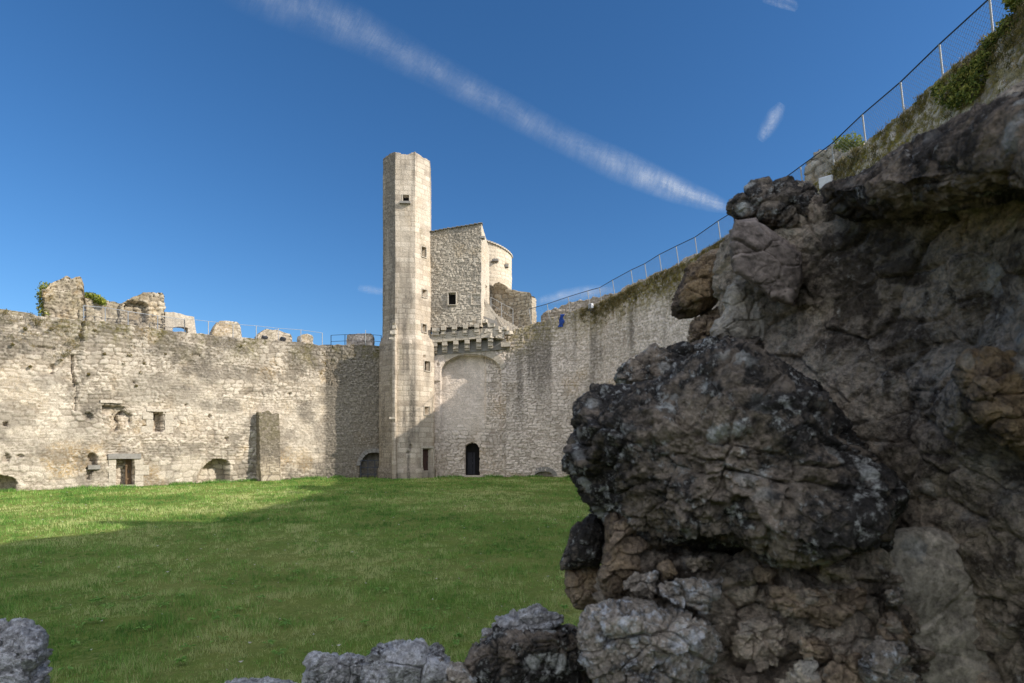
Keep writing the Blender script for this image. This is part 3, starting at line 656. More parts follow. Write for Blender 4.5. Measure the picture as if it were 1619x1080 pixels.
wbox(mb, pt_, s0-.13, s1+.13, z1, z1+.16, .1, .27); wbox(mb, pt_, s0-.13, s0-.01, 0, z1-.003, .1, .26); wbox(mb, pt_, s1+.01, s1+.13, 0, z1-.003, .1, .26); mb.build('door_frame', M['dress'], TW, .01)
# broken wall stub at the tower's left corner
sp = Path([(-7.52, 37.2), (-7.56, 35.95), (-7.36, 35.9), (-7.28, 37.0)], .04)
sheet('wall_stub', sp, -.1, lambda s: 9.75+.3*float(fbm(np.array(s*3.), np.array(1.), o=3))-.5*(s < 1.2), .045, M['tower'], TW, .5, .3, .012, 43, 'ashlar', thick=.1, macro=.02, stain_shade=lambda s, z: .15+.3*(s < 1.4)+.4*sstep(.1, .5, fbm(s*2, z*.6, seed=4)),
      moss=lambda s, z: .5*sstep(9, 9.8, z), off=lambda s, z: .04*sstep(3.6, 3.4, z))
mb = MB(); mb.box((-7.56, 35.95, 3.85), (.34, .2, .14), cuts=2); mb.rough(.03, .2, 3); mb.build('stub_corbel', M['dress'], TW)
mb = MB(); mb.box((-7.5, 35.95, 9.25), (.36, .3, .22), cuts=2); mb.box((-7.42, 36.0, 9.6), (.26, .3, .26), cuts=2); mb.box((-7.58, 36.0, 8.9), (.34, .2, .12), cuts=2); mb.rough(.06, .2, 6); mb.build('stub_stones', M['dress'], TW)

# ------------------------------------------------------------------ gatehouse
GH = empty('gatehouse', (-3, 38, 0), 'gatehouse with corbelled upper storey right of the tall stair tower', 'gatehouse')
gp = Path([(-5.8, 38.1), (-.38, 38.2)], .04)
ga, gzs = gp.sz(697, 592); gb, _ = gp.sz(793, 590); _, gzc = gp.sz(745, 560); gc, _ = gp.sz(767, 600)
def g_off(s, z):
    sm = (ga+gb)/2; hw = (gb-ga)/2; zs = gzc-1.15
    u = np.clip(np.abs((s-sm)/hw), 0, 1); arc = zs+1.15*(1-u**2.3)**.6
    inside = (s > ga) & (s < gb) & (z < arc)
    dep = .62-.42*sstep(6.3, 2.5, z)*sstep(gc-.2, gb, s)
    dep = dep-.2*sstep(gc-.05, gc+.05, s)*(sstep(3.0, 5., z))
    o = np.where(inside, -dep, 0.)
    o = np.where((s <= ga) & (z < gzs-.45), -.12, o)
    return o
gF = feats(gp, [('arch', 734, 700, 757, 754, 1.1), ('ell', 690, 574, 694, 579, .12), ('ell', 776, 558, 781, 564, .12)])
def g_fade(s, z): return .95*sstep(gc+.1, gc-.1, s+.25*fbm(s, z, seed=9))*sstep(2.2, 3.6, z+.6*fbm(s*1.5, z*1.5, seed=8))*.9
sheet('lower_wall', gp, -.2, lambda s: 9.6, .045, M['right'], GH, .26, .15, .06, 51, fl=gF, off=g_off, thick=2, fade=g_fade,
      stain_shade=lambda s, z: .35*sstep(0, .5, fbm(s*.9, z*.5, seed=87, o=4)), ochre=lambda s, z: .5*sstep(.0, .4, fbm(s*.7, z*.6, seed=88))*sstep(gc-1.5, gc, s)+.3*sstep(3, 1, z)*sstep(-.2, .3, fbm(s, z, seed=89)))
mb = MB(); a, z1 = gp.sz(734, 700); b_, _ = gp.sz(757, 700); wbox(mb, gp, a-.1, b_+.1, -.1, z1+.1, -1.42, -1.34); mb.build('shade_panel', M['dark'], GH)
door(GH, gp, 737, 716, 749, 752, 1.25, M['wood_dark'], label='dark low door deep in the pointed doorway', planks=3)
mb = MB(); a, _ = gp.sz(733, 753); b_, _ = gp.sz(764, 753); wbox(mb, gp, a, b_, -.03, .07, -1.0, -.1, 3); mb.rough(.02, .3, 3); mb.build('doorstep', M['dress'], GH)
# wedge stones of the great arch
mb = MB(); sm = (ga+gb)/2; hw = (gb-ga)/2; zs = gzc-1.15; nA = 21
for k in range(nA):
    pts = []
    for kk, q in ((k+.04, 0), (k+.96, 0), (k+.96, .42), (k+.04, .42)):
        u = -1+2*kk/nA; zz = zs+1.15*(1-abs(u)**2.3)**.6; p, n = gp.at(sm+u*hw); ang = u*.7
        pts.append(Vector((p.x+math.sin(ang)*q, p.y-.03, zz+math.cos(ang)*q)))
    if 1 < k: mb.prism(pts, (0, .3, 0))
mb.rough(.015, .4, 3, 1); mb.build('arch_ring', M['corbel'], GH)
# corbel table: two rows, band between them
def slope(x): return -(x-690)/90*11       # rows climb to the right in the photo: the masonry itself does
YB = 37.4
for (x0, x1, y0, y1, Yf, Yb) in ((681, 803, 528, 539, 37.53, 38.8),):
    mb = MB(); pts = []
    xs = [681, 700, 720, 740, 760, 780, 797]
    topy = [528, 526, 524, 521, 519, 519, 524]; boty = [541+slope(x)*.8 for x in xs]
    poly = [P(x, y, Yf) for x, y in zip(xs, boty)]+[P(x, y, Yf) for x, y in list(zip(xs, topy))[::-1]]
    for i in range(len(xs)-1):
        MBq = [P(xs[i]+.25, boty[i], Yf), P(xs[i+1]-.25, boty[i+1], Yf), P(xs[i+1]-.25, topy[i+1], Yf), P(xs[i]+.25, topy[i], Yf)]
        mb.prism(MBq, (0, 1.2, 0))
    mb.rough(.03, .4, 11, 2); mb.build('parapet_band', M['corbel'], GH)
def corbel(x0, x1, ytop, steps, Yb, seed):
    mb = MB()
    for (ya, yb, Yf) in steps:
        mb.prism([P(x0, ytop+yb, Yf), P(x1, ytop+yb, Yf), P(x1, ytop+ya, Yf), P(x0, ytop+ya, Yf)], (0, Yb-Yf, 0))
    mb.rough(.022, .25, seed, 2); return mb.build('corbel', M['corbel'], GH)
for k, x in enumerate((697, 714.5, 732, 750)): corbel(x, x+7.5, 516+slope(x)*.55, [(0, 6, 37.2), (6.1, 13, 37.36), (13.1, 17, 37.46)], 38.4, k)
mb = MB(); mb.prism([P(683, 524, 37.3), P(695, 524, 37.3), P(695, 518, 37.3), P(683, 518, 37.3)], (0, 1, 0)); mb.prism([P(683, 530, 37.4), P(694, 530, 37.4), P(694, 524.2, 37.4), P(683, 524.2, 37.4)], (0, 1, 0)); mb.rough(.02, .3, 3, 2); mb.build('cornice', M['corbel'], GH)
for k, x in enumerate((683, 699, 716.5, 734.5, 753, 771.5)): corbel(x, x+8, 540+slope(x)*.75, [(0, 7, 37.55), (7.1, 14, 37.73), (14.1, 18, 37.87)], 38.6, 20+k)
mb = MB(); mb.prism([P(792, 548, 37.7), P(807, 548, 37.7), P(807, 541, 37.7), P(792, 541, 37.7)], (0, 1, 0)); mb.rough(.03, .3, 5, 2); mb.build('cornice', M['corbel'], GH)
# small hole on the left of the lower row is the gap between corbels; recessed wall behind both rows
mb = MB(); mb.prism([P(683, 562, 38.05), P(800, 552, 38.05), P(800, 536, 38.05), P(683, 545, 38.05)], (0, .6, 0)); mb.build('recessed_wall', M['lintel'], GH)
mb = MB(); mb.prism([P(683, 536, 37.8), P(790, 530, 37.8), P(785, 508, 37.8), P(765, 500, 37.8), P(683, 505, 37.8)], (0, 1.0, 0)); mb.build('recessed_wall', M['lintel'], GH)
# upper storey
bl_ = [(-5.45, 37.62), (-2.0, 37.28), (-1.56, 39.6), (-5.6, 40.0)]
bp = Path(bl_, .04, True); Lf = 3.467; Ls = 2.36
zq = interp([0, Lf, Lf+Ls, Lf+Ls+4.1, bp.L+.01], [Zat(365, YB), Zat(354, YB), 15.7, 15.3, Zat(365, YB)])
bF = feats(bp, [('rect', 708, 463, 720, 482, .5), ('rect', 746, 467, 758, 480, .03)])
so0 = Lf+Ls*.5; bF.append(('rect', so0, so0+.55, Zat(492, 37.6), Zat(445, 37.6), .6))
def b_st(s, z): return .35*sstep(0, .5, fbm(s*1.1, z*.8, seed=91, o=4))*(s < Lf)+.25*sstep(14.8, 16, z)*(s < Lf)+.12*(s < Lf)
def b_fade(s, z): return .9*((s > Lf+.02) & (s < Lf+Ls))
sheet('upper_storey', bp, Zat(517, YB), zq, .04, M['block'], GH, .19, .09, .04, 55, fl=bF, stain_shade=b_st, fade=b_fade, ochre=lambda s, z: .35*sstep(.1, .5, fbm(s, z, seed=93)), capz=.0, macro=.05)
slit(GH, bp, 708, 463, 720, 482, .06, False, 0, .42); 
s0, z1 = bp.sz(745, 466); s1, z0 = bp.sz(759, 481); mb = MB()
for (a, b_, c, d) in ((s0-.06, s1+.06, z1, z1+.06), (s0-.06, s1+.06, z0-.06, z0), (s0-.06, s0, z0+.002, z1-.002), (s1, s1+.06, z0+.002, z1-.002)): wbox(mb, bp, a, b_, c, d, -.1, .03)
mb.build('blocked_window', M['dress'], GH, .008)
# roof ledge
mb = MB(); mb.box((-1.95, 37.4, Zat(376, YB)), (.34, .3, .14), cuts=2); mb.rough(.03, .2, 2); mb.build('ledge_stone', M['lintel'], GH)
mb = MB()
for k in range(12):
    x0 = -5.4+k*.29; mb.box((x0+.14, 37.72-.1*(x0+5.4), zq(k*.29+.1)+.015), (.285, .5, .035), cuts=1)
mb.rough(.025, .2, 3); mb.build('roof_edge', M['lintel'], GH)
# round turret behind
tcx, tcy, tr = -1.97, 42.3, 1.95
cp = Path([(tcx+tr*math.cos(a), tcy+tr*math.sin(a)) for a in np.linspace(math.pi*.5, math.pi*2.5, 49)[:-1]], .06, True)
def tz(s):
    a = math.pi*.5+2*math.pi*s/cp.L; return 16.55+.12*math.sin(-a)-.5*math.cos(a)
RT = empty('round_turret', (tcx, tcy, 8), 'pale round turret behind the gatehouse, broken off below', 'turret')
sheet('masonry', cp, 9, tz, .06, M['turret'], RT, .5, .26, .025, 61, 'ashlar', ochre=lambda s, z: .3*sstep(0, .4, fbm(s*.7, z*.6, seed=3)), stain_shade=lambda s, z: .1+0*s, fl=feats(cp, [('rect', 799, 417, 804, 423, .3)]))
mb = MB(); mb.box(P(784, 411, 40.3)+Vector((0, .1, 0)), (.36, .34, .16), cuts=2); mb.box(P(780, 412, 40.3)+Vector((0, .1, 0)), (.2, .3, .12), cuts=1)
mb.rough(.03, .2, 5); mb.build('putlog_stone', M['lintel'], RT); mb = MB()
mb.box(P(801, 420, 41.0)+Vector((0, .1, 0)), (.24, .3, .2), cuts=1); mb.rough(.03, .2, 5); mb.build('putlog_stone', M['lintel'], RT)
mb = MB(); nA = 26
for k in range(nA):
    a0 = math.pi*(1.15+.85*k/nA); a = a0+.04; s = ((a-math.pi*.5)/(2*math.pi)*cp.L) % cp.L
    mb.box((tcx+(tr+.02)*math.cos(a), tcy+(tr+.02)*math.sin(a), tz(s)-.02), (.14, .2, .1), Matrix.Rotation(a, 3, 'Z'))
mb.build('coping', M['dress'], RT)
# ruined wall right of the gatehouse, in shade
ra_, rb_ = P(771, 500, 40.0), P(841, 500, 38.7)
d = Vector((rb_.x-ra_.x, rb_.y-ra_.y)).normalized(); n = Vector((d.y, -d.x)); A = Vector((ra_.x, ra_.y)); B = Vector((rb_.x, rb_.y))
wp = Path([A, B, B-n*.9, A-n*.9], .05, True); Lw = (B-A).length
prof = [(771, 452), (778, 452), (783, 448), (790, 447), (797, 450), (806, 457), (814, 460), (826, 462), (838, 464), (841, 470)]
xs = [(x-771)/70 for x, y in prof]; zs_ = [Zat(y, 40-1.3*(x-771)/70) for x, y in prof]
def wz(s):
    u = s/Lw if s < Lw else (1 if s < Lw+.9 else (1-(s-Lw-.9)/Lw if s < 2*Lw+.9 else 0))
    return float(np.interp(u, xs, zs_))+.14*float(fbm(np.array(s*2.5), np.array(4.), o=3))
RU = empty('ruined_wall', (A.x, A.y, 9), 'shaded ruined wall with a ragged ochre top below the round turret', 'ruin')
sheet('masonry', wp, 8.6, wz, .05, M['ruin'], RU, .3, .2, .06, 63, ochre=lambda s, z: .6*sstep(12, 13.3, z), stain_shade=lambda s, z: .35+.3*fbm(s, z, seed=4), fade=lambda s, z: .6*((s > Lw) & (s < Lw+.9)), macro=.1,
      fl=[('ell', Lw*.5, Lw*.62, 11.2, 11.5, .2), ('rect', Lw*.72, Lw*.84, 10.0, 11.0, .15)])
# steps down to the wall walk
ST = empty('stone_steps', tuple(P(800, 520, 38.5)), 'flight of pale stone steps from the gatehouse down to the wall walk', 'steps')
for k in range(10):
    x = 777+4.45*k; y = 494+2.75*k; a = P(x, y, 38.5-.02*k)
    mb = MB(); mb.box((a.x+.1, a.y+.35, a.z-.35), (.28, .8, .68), cuts=1); mb.rough(.02, .2, k); mb.build('step', M['dress'], ST)
mb = MB(); mb.prism([P(760, 528, 38.0), P(806, 526, 38.0), P(800, 519, 38.0), P(788, 508, 38.0), P(779, 496, 38.0), P(768, 484, 38.0), P(764, 470, 38.0), P(761, 470, 38.0)], (.15, .7, 0))
mb.rough(.12, .35, 5, 4); mb.build('rubble_flank', M['dress'], GH)
mb = MB()
for k, (x, y) in enumerate(((777, 515), (785, 520), (792, 524), (798, 520), (803, 527), (772, 524), (766, 509), (775, 532), (790, 533))):
    mb.box(P(x, y, 37.7), (.42, .5, .24), Matrix.Rotation(k, 3, 'Z'), 2)
mb.rough(.1, .2, 8); mb.build('broken_stones', M['dress'], GH)
mb = MB()
for x, yt, yb in ((776, 470, 492), (793, 480, 502), (811, 489, 520)):
    mb.tube(P(x, yb, 38.4), P(x, yt, 38.4), .022)
mb.tube(P(776, 470, 38.4), P(811, 489, 38.4), .016); mb.tube(P(776, 480, 38.4), P(811, 503, 38.4), .01)
SR = mb.build('stair_railing', M['post']); tag(SR, 'thin pale metal handrail beside the stone steps at the gatehouse', 'railing')

# railing in front of the arch left of the tower
s0, z1 = pl.sz(570, 728); s1, _ = pl.sz(604, 728); rl = empty('low_railing', tuple(P(585, 755, 36.9)), 'low metal railing in front of the dark arch left of the tower', 'railing')
mb = MB()
for zz in (z1, z1-.45, z1-.9): wbox(mb, pl, s0, s1, zz-.02, zz+.02, .18, .22)
mb.build('rail', M['rail'], rl)
for k in range(4):
    mb = MB(); s = s0+(s1-s0)*k/3; wbox(mb, pl, s-.02, s+.02, 0, z1-.021, .181, .219); mb.build('post', M['rail'], rl)
mb = MB(); wbox(mb, pl, pl.hit(568)[0], pl.hit(611)[0], -.1, 1.7, -.98, -.9); mb.build('shade_panel', M['dark'], LW)

# ------------------------------------------------------------------ fences
def fence(name, label, pts, h, post_mat, rail_mat, lean=Vector((0, 0, 0)), netting=0, rails=(1.,), rr=.022, wire=.003):
    """pts: 3D foot points; one post per point"""
    th = empty(name, tuple(pts[0]), label, 'fence')
    tops = [Vector(p)+Vector((0, 0, h))+lean for p in pts]
    for p, t in zip(pts, tops):
        mb = MB(); mb.tube(Vector(p)-Vector((0, 0, .15)), t, .024, 6); mb.tube(p, Vector(p)+Vector((0, 0, .05)), .055, 6); mb.build('post', post_mat, th)
    for f in rails:
        mb = MB()
        for i in range(len(pts)-1):
            a = Vector(pts[i]).lerp(tops[i], f); b = Vector(pts[i+1]).lerp(tops[i+1], f); mb.tube(a, b, rr, 6)
        mb.build('rail', rail_mat, th)
    if netting:
        V = []; T = []
        def wire_(a, b):
            d = (b-a); 
            if d.length < .02: return
            u = d.normalized().cross(Vector((.37, .61, .7))).normalized(); v = d.normalized().cross(u); n0 = len(V)
            for q in (a, b):
                for k in range(3): c = q+(u*math.cos(k*2.094)+v*math.sin(k*2.094))*wire; V.append(c[:])
            for k in range(3): T.append((n0+k, n0+(k+1) % 3, n0+3+(k+1) % 3, n0+3+k))
        for i in range(len(pts)-1):
            A0, B0, A1, B1 = Vector(pts[i]), Vector(pts[i+1]), tops[i], tops[i+1]; L = (B0-A0).length; nn = int(L/netting); kh = int(h/netting)
            g = lambda u, v: (A0.lerp(B0, u)).lerp(A1.lerp(B1, u), v)
            for k in range(-kh, nn+1):
                u0, u1 = k/nn, (k+kh)/nn
                for (a, b) in (((u0, 0.), (u1, 1.)), ((u1, 0.), (u0, 1.))):
                    (ua, va), (ub, vb) = a, b
                    t0, t1 = 0., 1.
                    du = ub-ua
                    for lim, sg in ((0., 1), (1., -1)):
                        if abs(du) > 1e-9:
                            t = (lim-ua)/du
                            if (du > 0) == (sg > 0): t0 = max(t0, t)
                            else: t1 = min(t1, t)
                    if t1 > t0: wire_(g(ua+du*t0, va+(vb-va)*t0), g(ua+du*t1, va+(vb-va)*t1))
        me = mesh_np('netting', np.array(V), np.array(T)); put('netting', me, M['wire'], th)
    return th
def foot(path, px, setb, topf):
    s, Y = path.hit(px); p, n = path.at(s); q = p-n*setb
    for _ in range(8):
        e = (px-CX)/F-q.x/q.y; s += e*q.y/max(.35, abs(-n.y-(px-CX)/F*n.x)); p, n = path.at(s); q = p-n*setb
    return Vector((q.x, q.y, topf(s)-.02))
rp = [foot(pr, x, .35, rtop) for x in (841, 869, 902, 934, 952, 973, 1002, 1024, 1047, 1074, 1104, 1141, 1180, 1224, 1272, 1322, 1371, 1431, 1494, 1572)]+[Vector((11.4, 11.0, 11.66)), Vector((11.4, 8.9, 11.66))]
fence('wire_fence', 'wire netting fence with pale posts and dark top rail on the right curtain wall', rp, 1.08, M['post'], M['rail'], Vector((-.2, -.08, 0)), .11, wire=.003)
lp = [foot(pl, x, .25, ltop) for x in (133, 165, 202, 249, 292, 330, 368, 405, 441, 476, 510)]
fence('wire_fence', 'pale wire netting fence along the sunlit left curtain wall top', lp[:5], .8, M['galv'], M['galv'], netting=.1, rails=(1., .03), rr=.016, wire=.0035)
fence('rail_fence', 'thin white rail fence in front of the merlons', lp[4:], .85, M['post'], M['post'], rails=(1., .0), rr=.012)
lq = [foot(pl, x, 1.2, ltop) for x in (424, 487, 523, 545, 590, 603)]
fence('rail_fence', 'dark double rail fence behind the small merlon, ending at the stair tower', lq[2:], .95, M['rail'], M['rail'], rails=(1., .55), rr=.015)
mb = MB()
for a, b in ((P(578, 522, 36.6), P(578, 546, 36.6)),): mb.tube(a, b, .02)
tag(mb.build('fence_post', M['post']), 'single pale post in front of the shaded dark merlon', 'post')

# ------------------------------------------------------------------ small things on the walls
def floodlight(px, py, Y, face, label, mat, group=None, sc=1., lens='lens'):
    c = P(px, py, Y); th = empty('floodlight', tuple(c-Vector((0, 0, .25*sc))), label, 'floodlight', group)
    rot = face.to_track_quat('Y', 'Z').to_matrix()
    mb = MB(); mb.box(c, (.34*sc, .16*sc, .3*sc), rot); mb.box(c-rot @ Vector((0, .1*sc, 0)), (.24*sc, .08*sc, .2*sc), rot); mb.build('housing', mat, th, .012)
    mb = MB(); mb.box(c+rot @ Vector((0, .085*sc, 0)), (.3*sc, .012, .26*sc), rot); mb.build('lens', M[lens], th)
    mb = MB(); mb.tube(c+rot @ Vector((-.2*sc, 0, 0)), c-Vector((.2*sc, 0, .26*sc)), .018); mb.tube(c+rot @ Vector((.2*sc, 0, 0)), c-Vector((-.2*sc, 0, .26*sc)), .018)
    mb.tube(c-Vector((.2*sc, 0, .26*sc)), c-Vector((-.2*sc, 0, .26*sc)), .018); mb.tube(c-Vector((0, 0, .26*sc)), c-Vector((0, -.05, .45*sc)), .025); mb.build('bracket', M['black'], th)
floodlight(418, 535, 34.7, Vector((1, -.7, -.9)), 'black floodlight on the left wall top at the merlon left edge', M['black'], lens='black')
floodlight(447, 537, 35.3, Vector((1, -.4, -.8)), 'black floodlight tilted over the wall edge, in front of the mossy merlon', M['black'], lens='black')
floodlight(934, 484, 36.2, Vector((-1, -.6, -.1)), 'pale floodlight on a dark bracket on the grey wall top', M['white'])
floodlight(1306, 288, 18.9, Vector((-.9, -1, -.35)), 'white floodlight under the fence on the right wall top', M['white'], sc=1.15, lens='white')
# blue cloth hanging over the wall edge
nu, nv = 9, 14; V = []; s, Y = pr.hit(889); p, n = pr.at(s); t = Vector((-n.y, n.x)); zt_ = rtop(s)+.03
for side in (0, .012):
    for j in range(nv):
        for i in range(nu):
            u = (i/(nu-1)-.5)*(.2+.16*j/nv+.08*math.sin(j)); zz = zt_-max(0, j-2)*.075; out = .1+side+.05*math.sin(i*1.9+j*.3)-(.25 if j == 0 else .1 if j == 1 else 0)
            q = p+t*(u+.03*math.sin(j*.9)-.12*j/nv)+n*out; V.append((q.x, q.y, zz+(.03 if j < 2 else 0)))
Q = [(j*nu+i, j*nu+i+1, (j+1)*nu+i+1, (j+1)*nu+i) for j in range(nv-1) for i in range(nu-1)]; K = nu*nv; Q += [tuple(K+a for a in q[::-1]) for q in Q]
for i in range(nu-1): Q += [(i, i+1, K+i+1, K+i), ((nv-1)*nu+i, K+(nv-1)*nu+i, K+(nv-1)*nu+i+1, (nv-1)*nu+i+1)]
for j in range(nv-1): Q += [(j*nu, K+j*nu, K+(j+1)*nu, (j+1)*nu), (j*nu+nu-1, (j+1)*nu+nu-1, K+(j+1)*nu+nu-1, K+j*nu+nu-1)]
tag(put('hanging_cloth', mesh_np('cloth', V, Q, smooth=True), M['blue']), 'crumpled blue cloth hanging over the edge of the grey wall', 'cloth')

# ------------------------------------------------------------------ plants
def leaves(name, C, Rad, n, size, mat, label, cat, kind=None, sq=1., seed=0, group=None):
    """leafy growth: many small leaves spread through several clumps (C centres, Rad radii)"""
    r = np.random.default_rng(seed); k = r.integers(0, len(C), n); C = np.array(C); Rad = np.array(Rad)
    d = r.normal(size=(n, 3)); d /= np.linalg.norm(d, axis=1)[:, None]; rr = Rad[k]*r.uniform(.35, 1, n)**.5*(1+.25*np.sin(d[:, 0]*7+k))
    c = C[k]+d*rr[:, None]; c[:, 2] = C[k][:, 2]+(c[:, 2]-C[k][:, 2])*sq
    a = r.normal(size=(n, 3)); a /= np.linalg.norm(a, axis=1)[:, None]; b = np.cross(a, r.normal(size=(n, 3))); b /= np.linalg.norm(b, axis=1)[:, None]
    s = size*r.uniform(.5, 1.3, n)[:, None]
    V = np.stack([c-a*s, c+b*s*.55, c+a*s, c-b*s*.55], 1).reshape(-1, 3)
    me = mesh_np(name, V, np.arange(4*n).reshape(-1, 4)); fattr(me, 'tint', np.repeat(np.clip(r.uniform(0, 1, n)*.8+.2*(d[:, 2] > 0), 0, 1), 4))
    return tag(put(name, me, mat), label, cat, group, kind)
C = []; R_ = []
for x, y, Y in ((71, 462, 28.6), (70, 470, 28.5), (71, 480, 28.4), (69, 489, 28.3), (72, 456, 28.8), (74, 497, 28.2)): C.append(P(x, y, Y)[:]); R_.append(.3)
leaves('ivy', C, R_, 1500, .06, M['leaf'], 'dark green ivy on the left side of the tall rubble stump', 'ivy', seed=1)
C = [P(x, y, 29.6)[:] for x, y in ((139, 469), (145, 470), (152, 472), (158, 475), (163, 478))]
leaves('ivy', C, [.22, .25, .24, .2, .16], 1300, .055, M['leafy'], 'bright yellow green leafy plant on the low parapet between stumps', 'plant', seed=2)
C = []; R_ = []
for x, y, Y, r_ in ((1487, 140, 14.7, .24), (1500, 150, 14.3, .34), (1520, 130, 13.9, .36), (1535, 145, 13.6, .34), (1512, 158, 14.0, .26), (1528, 118, 13.8, .26), (1548, 120, 13.4, .3), (1560, 95, 13.2, .28), (1570, 65, 13.05, .25), (1596, 38, 12.6, .3), (1545, 100, 13.5, .2)):
    C.append((P(x, y, Y)+Vector((-.0, 0, 0)))[:]); R_.append(r_*.8)
leaves('creeper', C, R_, 5200, .04, M['leaf'], 'thick green creeper spilling down the upper right curtain wall', 'creeper', seed=3)
C = [P(x, y, Y)[:] for x, y, Y in ((1327, 226, 19.9), (1345, 222, 19.6), (1355, 226, 19.4), (1338, 230, 19.6))]
leaves('plant', C, [.22, .25, .2, .2], 900, .045, M['leafy'], 'yellow green plant on the sunlit broken masonry lump', 'plant', seed=4)
C = [P(x, y, 12.4)[:] for x, y in ((1606, 4), (1618, 8), (1598, 2), (1625, 0), (1612, 12))]
leaves('bush', C, [.15, .2, .12, .3, .12], 900, .05, M['leaf'], 'dark leafy twigs at the top right above the fence', 'bush', seed=5)
C = []; R_ = []
for x, y, r_ in ((55, 507, .1), (60, 512, .13), (112, 540, .14), (120, 548, .18), (108, 556, .15), (100, 562, .14), (96, 570, .1), (128, 531, .1), (82, 520, .1), (40, 520, .09), (150, 523, .09), (165, 560, .08), (195, 575, .1), (205, 562, .1), (222, 590, .1), (227, 575, .09), (215, 610, .08), (140, 592, .07), (262, 560, .07), (20, 545, .08), (48, 580, .06), (380, 548, .08), (510, 560, .12), (512, 575, .12), (506, 590, .1)):
    s_, Y_ = pl.hit(x); C.append((P(x, y, Y_)+Vector((.06, -.07, 0)))[:]); R_.append(r_)
leaves('wall_plants', C, R_, 2600, .03, M['mosstuft'], 'small dry plants growing from the joints of the left wall', 'plants', 'stuff', seed=8)
# moss and dry tufts clinging to wall tops
def tufts(path, topf, s0, s1, n, mat, lab, down, seed, Hh=.12, setb=-.08):
    r = np.random.default_rng(seed); s = r.uniform(s0, s1, n); keep = fbm(s*1.3, s*0, seed=seed, o=3)+.35 > r.uniform(-.3, .6, n); s = s[keep]; n = len(s)
    idx = np.clip(np.searchsorted(path.S, s), 0, len(path.S)-1); dz = np.abs(r.normal(size=n))*down; z = np.array([topf(q) for q in s])-dz
    m_ = 14; X = []; Y = []; Z = []
    o = .05+0*s
    px = path.P[idx, 0]+path.N[idx, 0]*o; py = path.P[idx, 1]+path.N[idx, 1]*o
    k = np.repeat(np.arange(n), m_); N_ = len(k)
    x = px[k]+r.normal(size=N_)*.06; y = py[k]+r.normal(size=N_)*.06; zz = z[k]+r.normal(size=N_)*.04-.02
    return tri_blades('moss', x, y, zz, Hh*r.uniform(.4, 1.2, N_), .02+0*x, np.clip(np.repeat(r.uniform(0, 1, n), m_)*.8+.2*r.uniform(0, 1, N_), 0, 1), mat, 1.2)
sA = pr.hit(960)[0]
o = put('wall_moss', tufts(pr, rtop, 5, 33, 4200, M['mosstuft'], '', .55, 5, .09), M['mosstuft']); tag(o, 'brown green moss and dry tufts along the right wall top', 'moss', kind='stuff')
o = put('wall_moss', tufts(pl, ltop, s0_-2, s515+2, 1000, M['mosstuft'], '', .8, 6, .08), M['mosstuft']); tag(o, 'dry tufts along the left wall top', 'moss', kind='stuff')

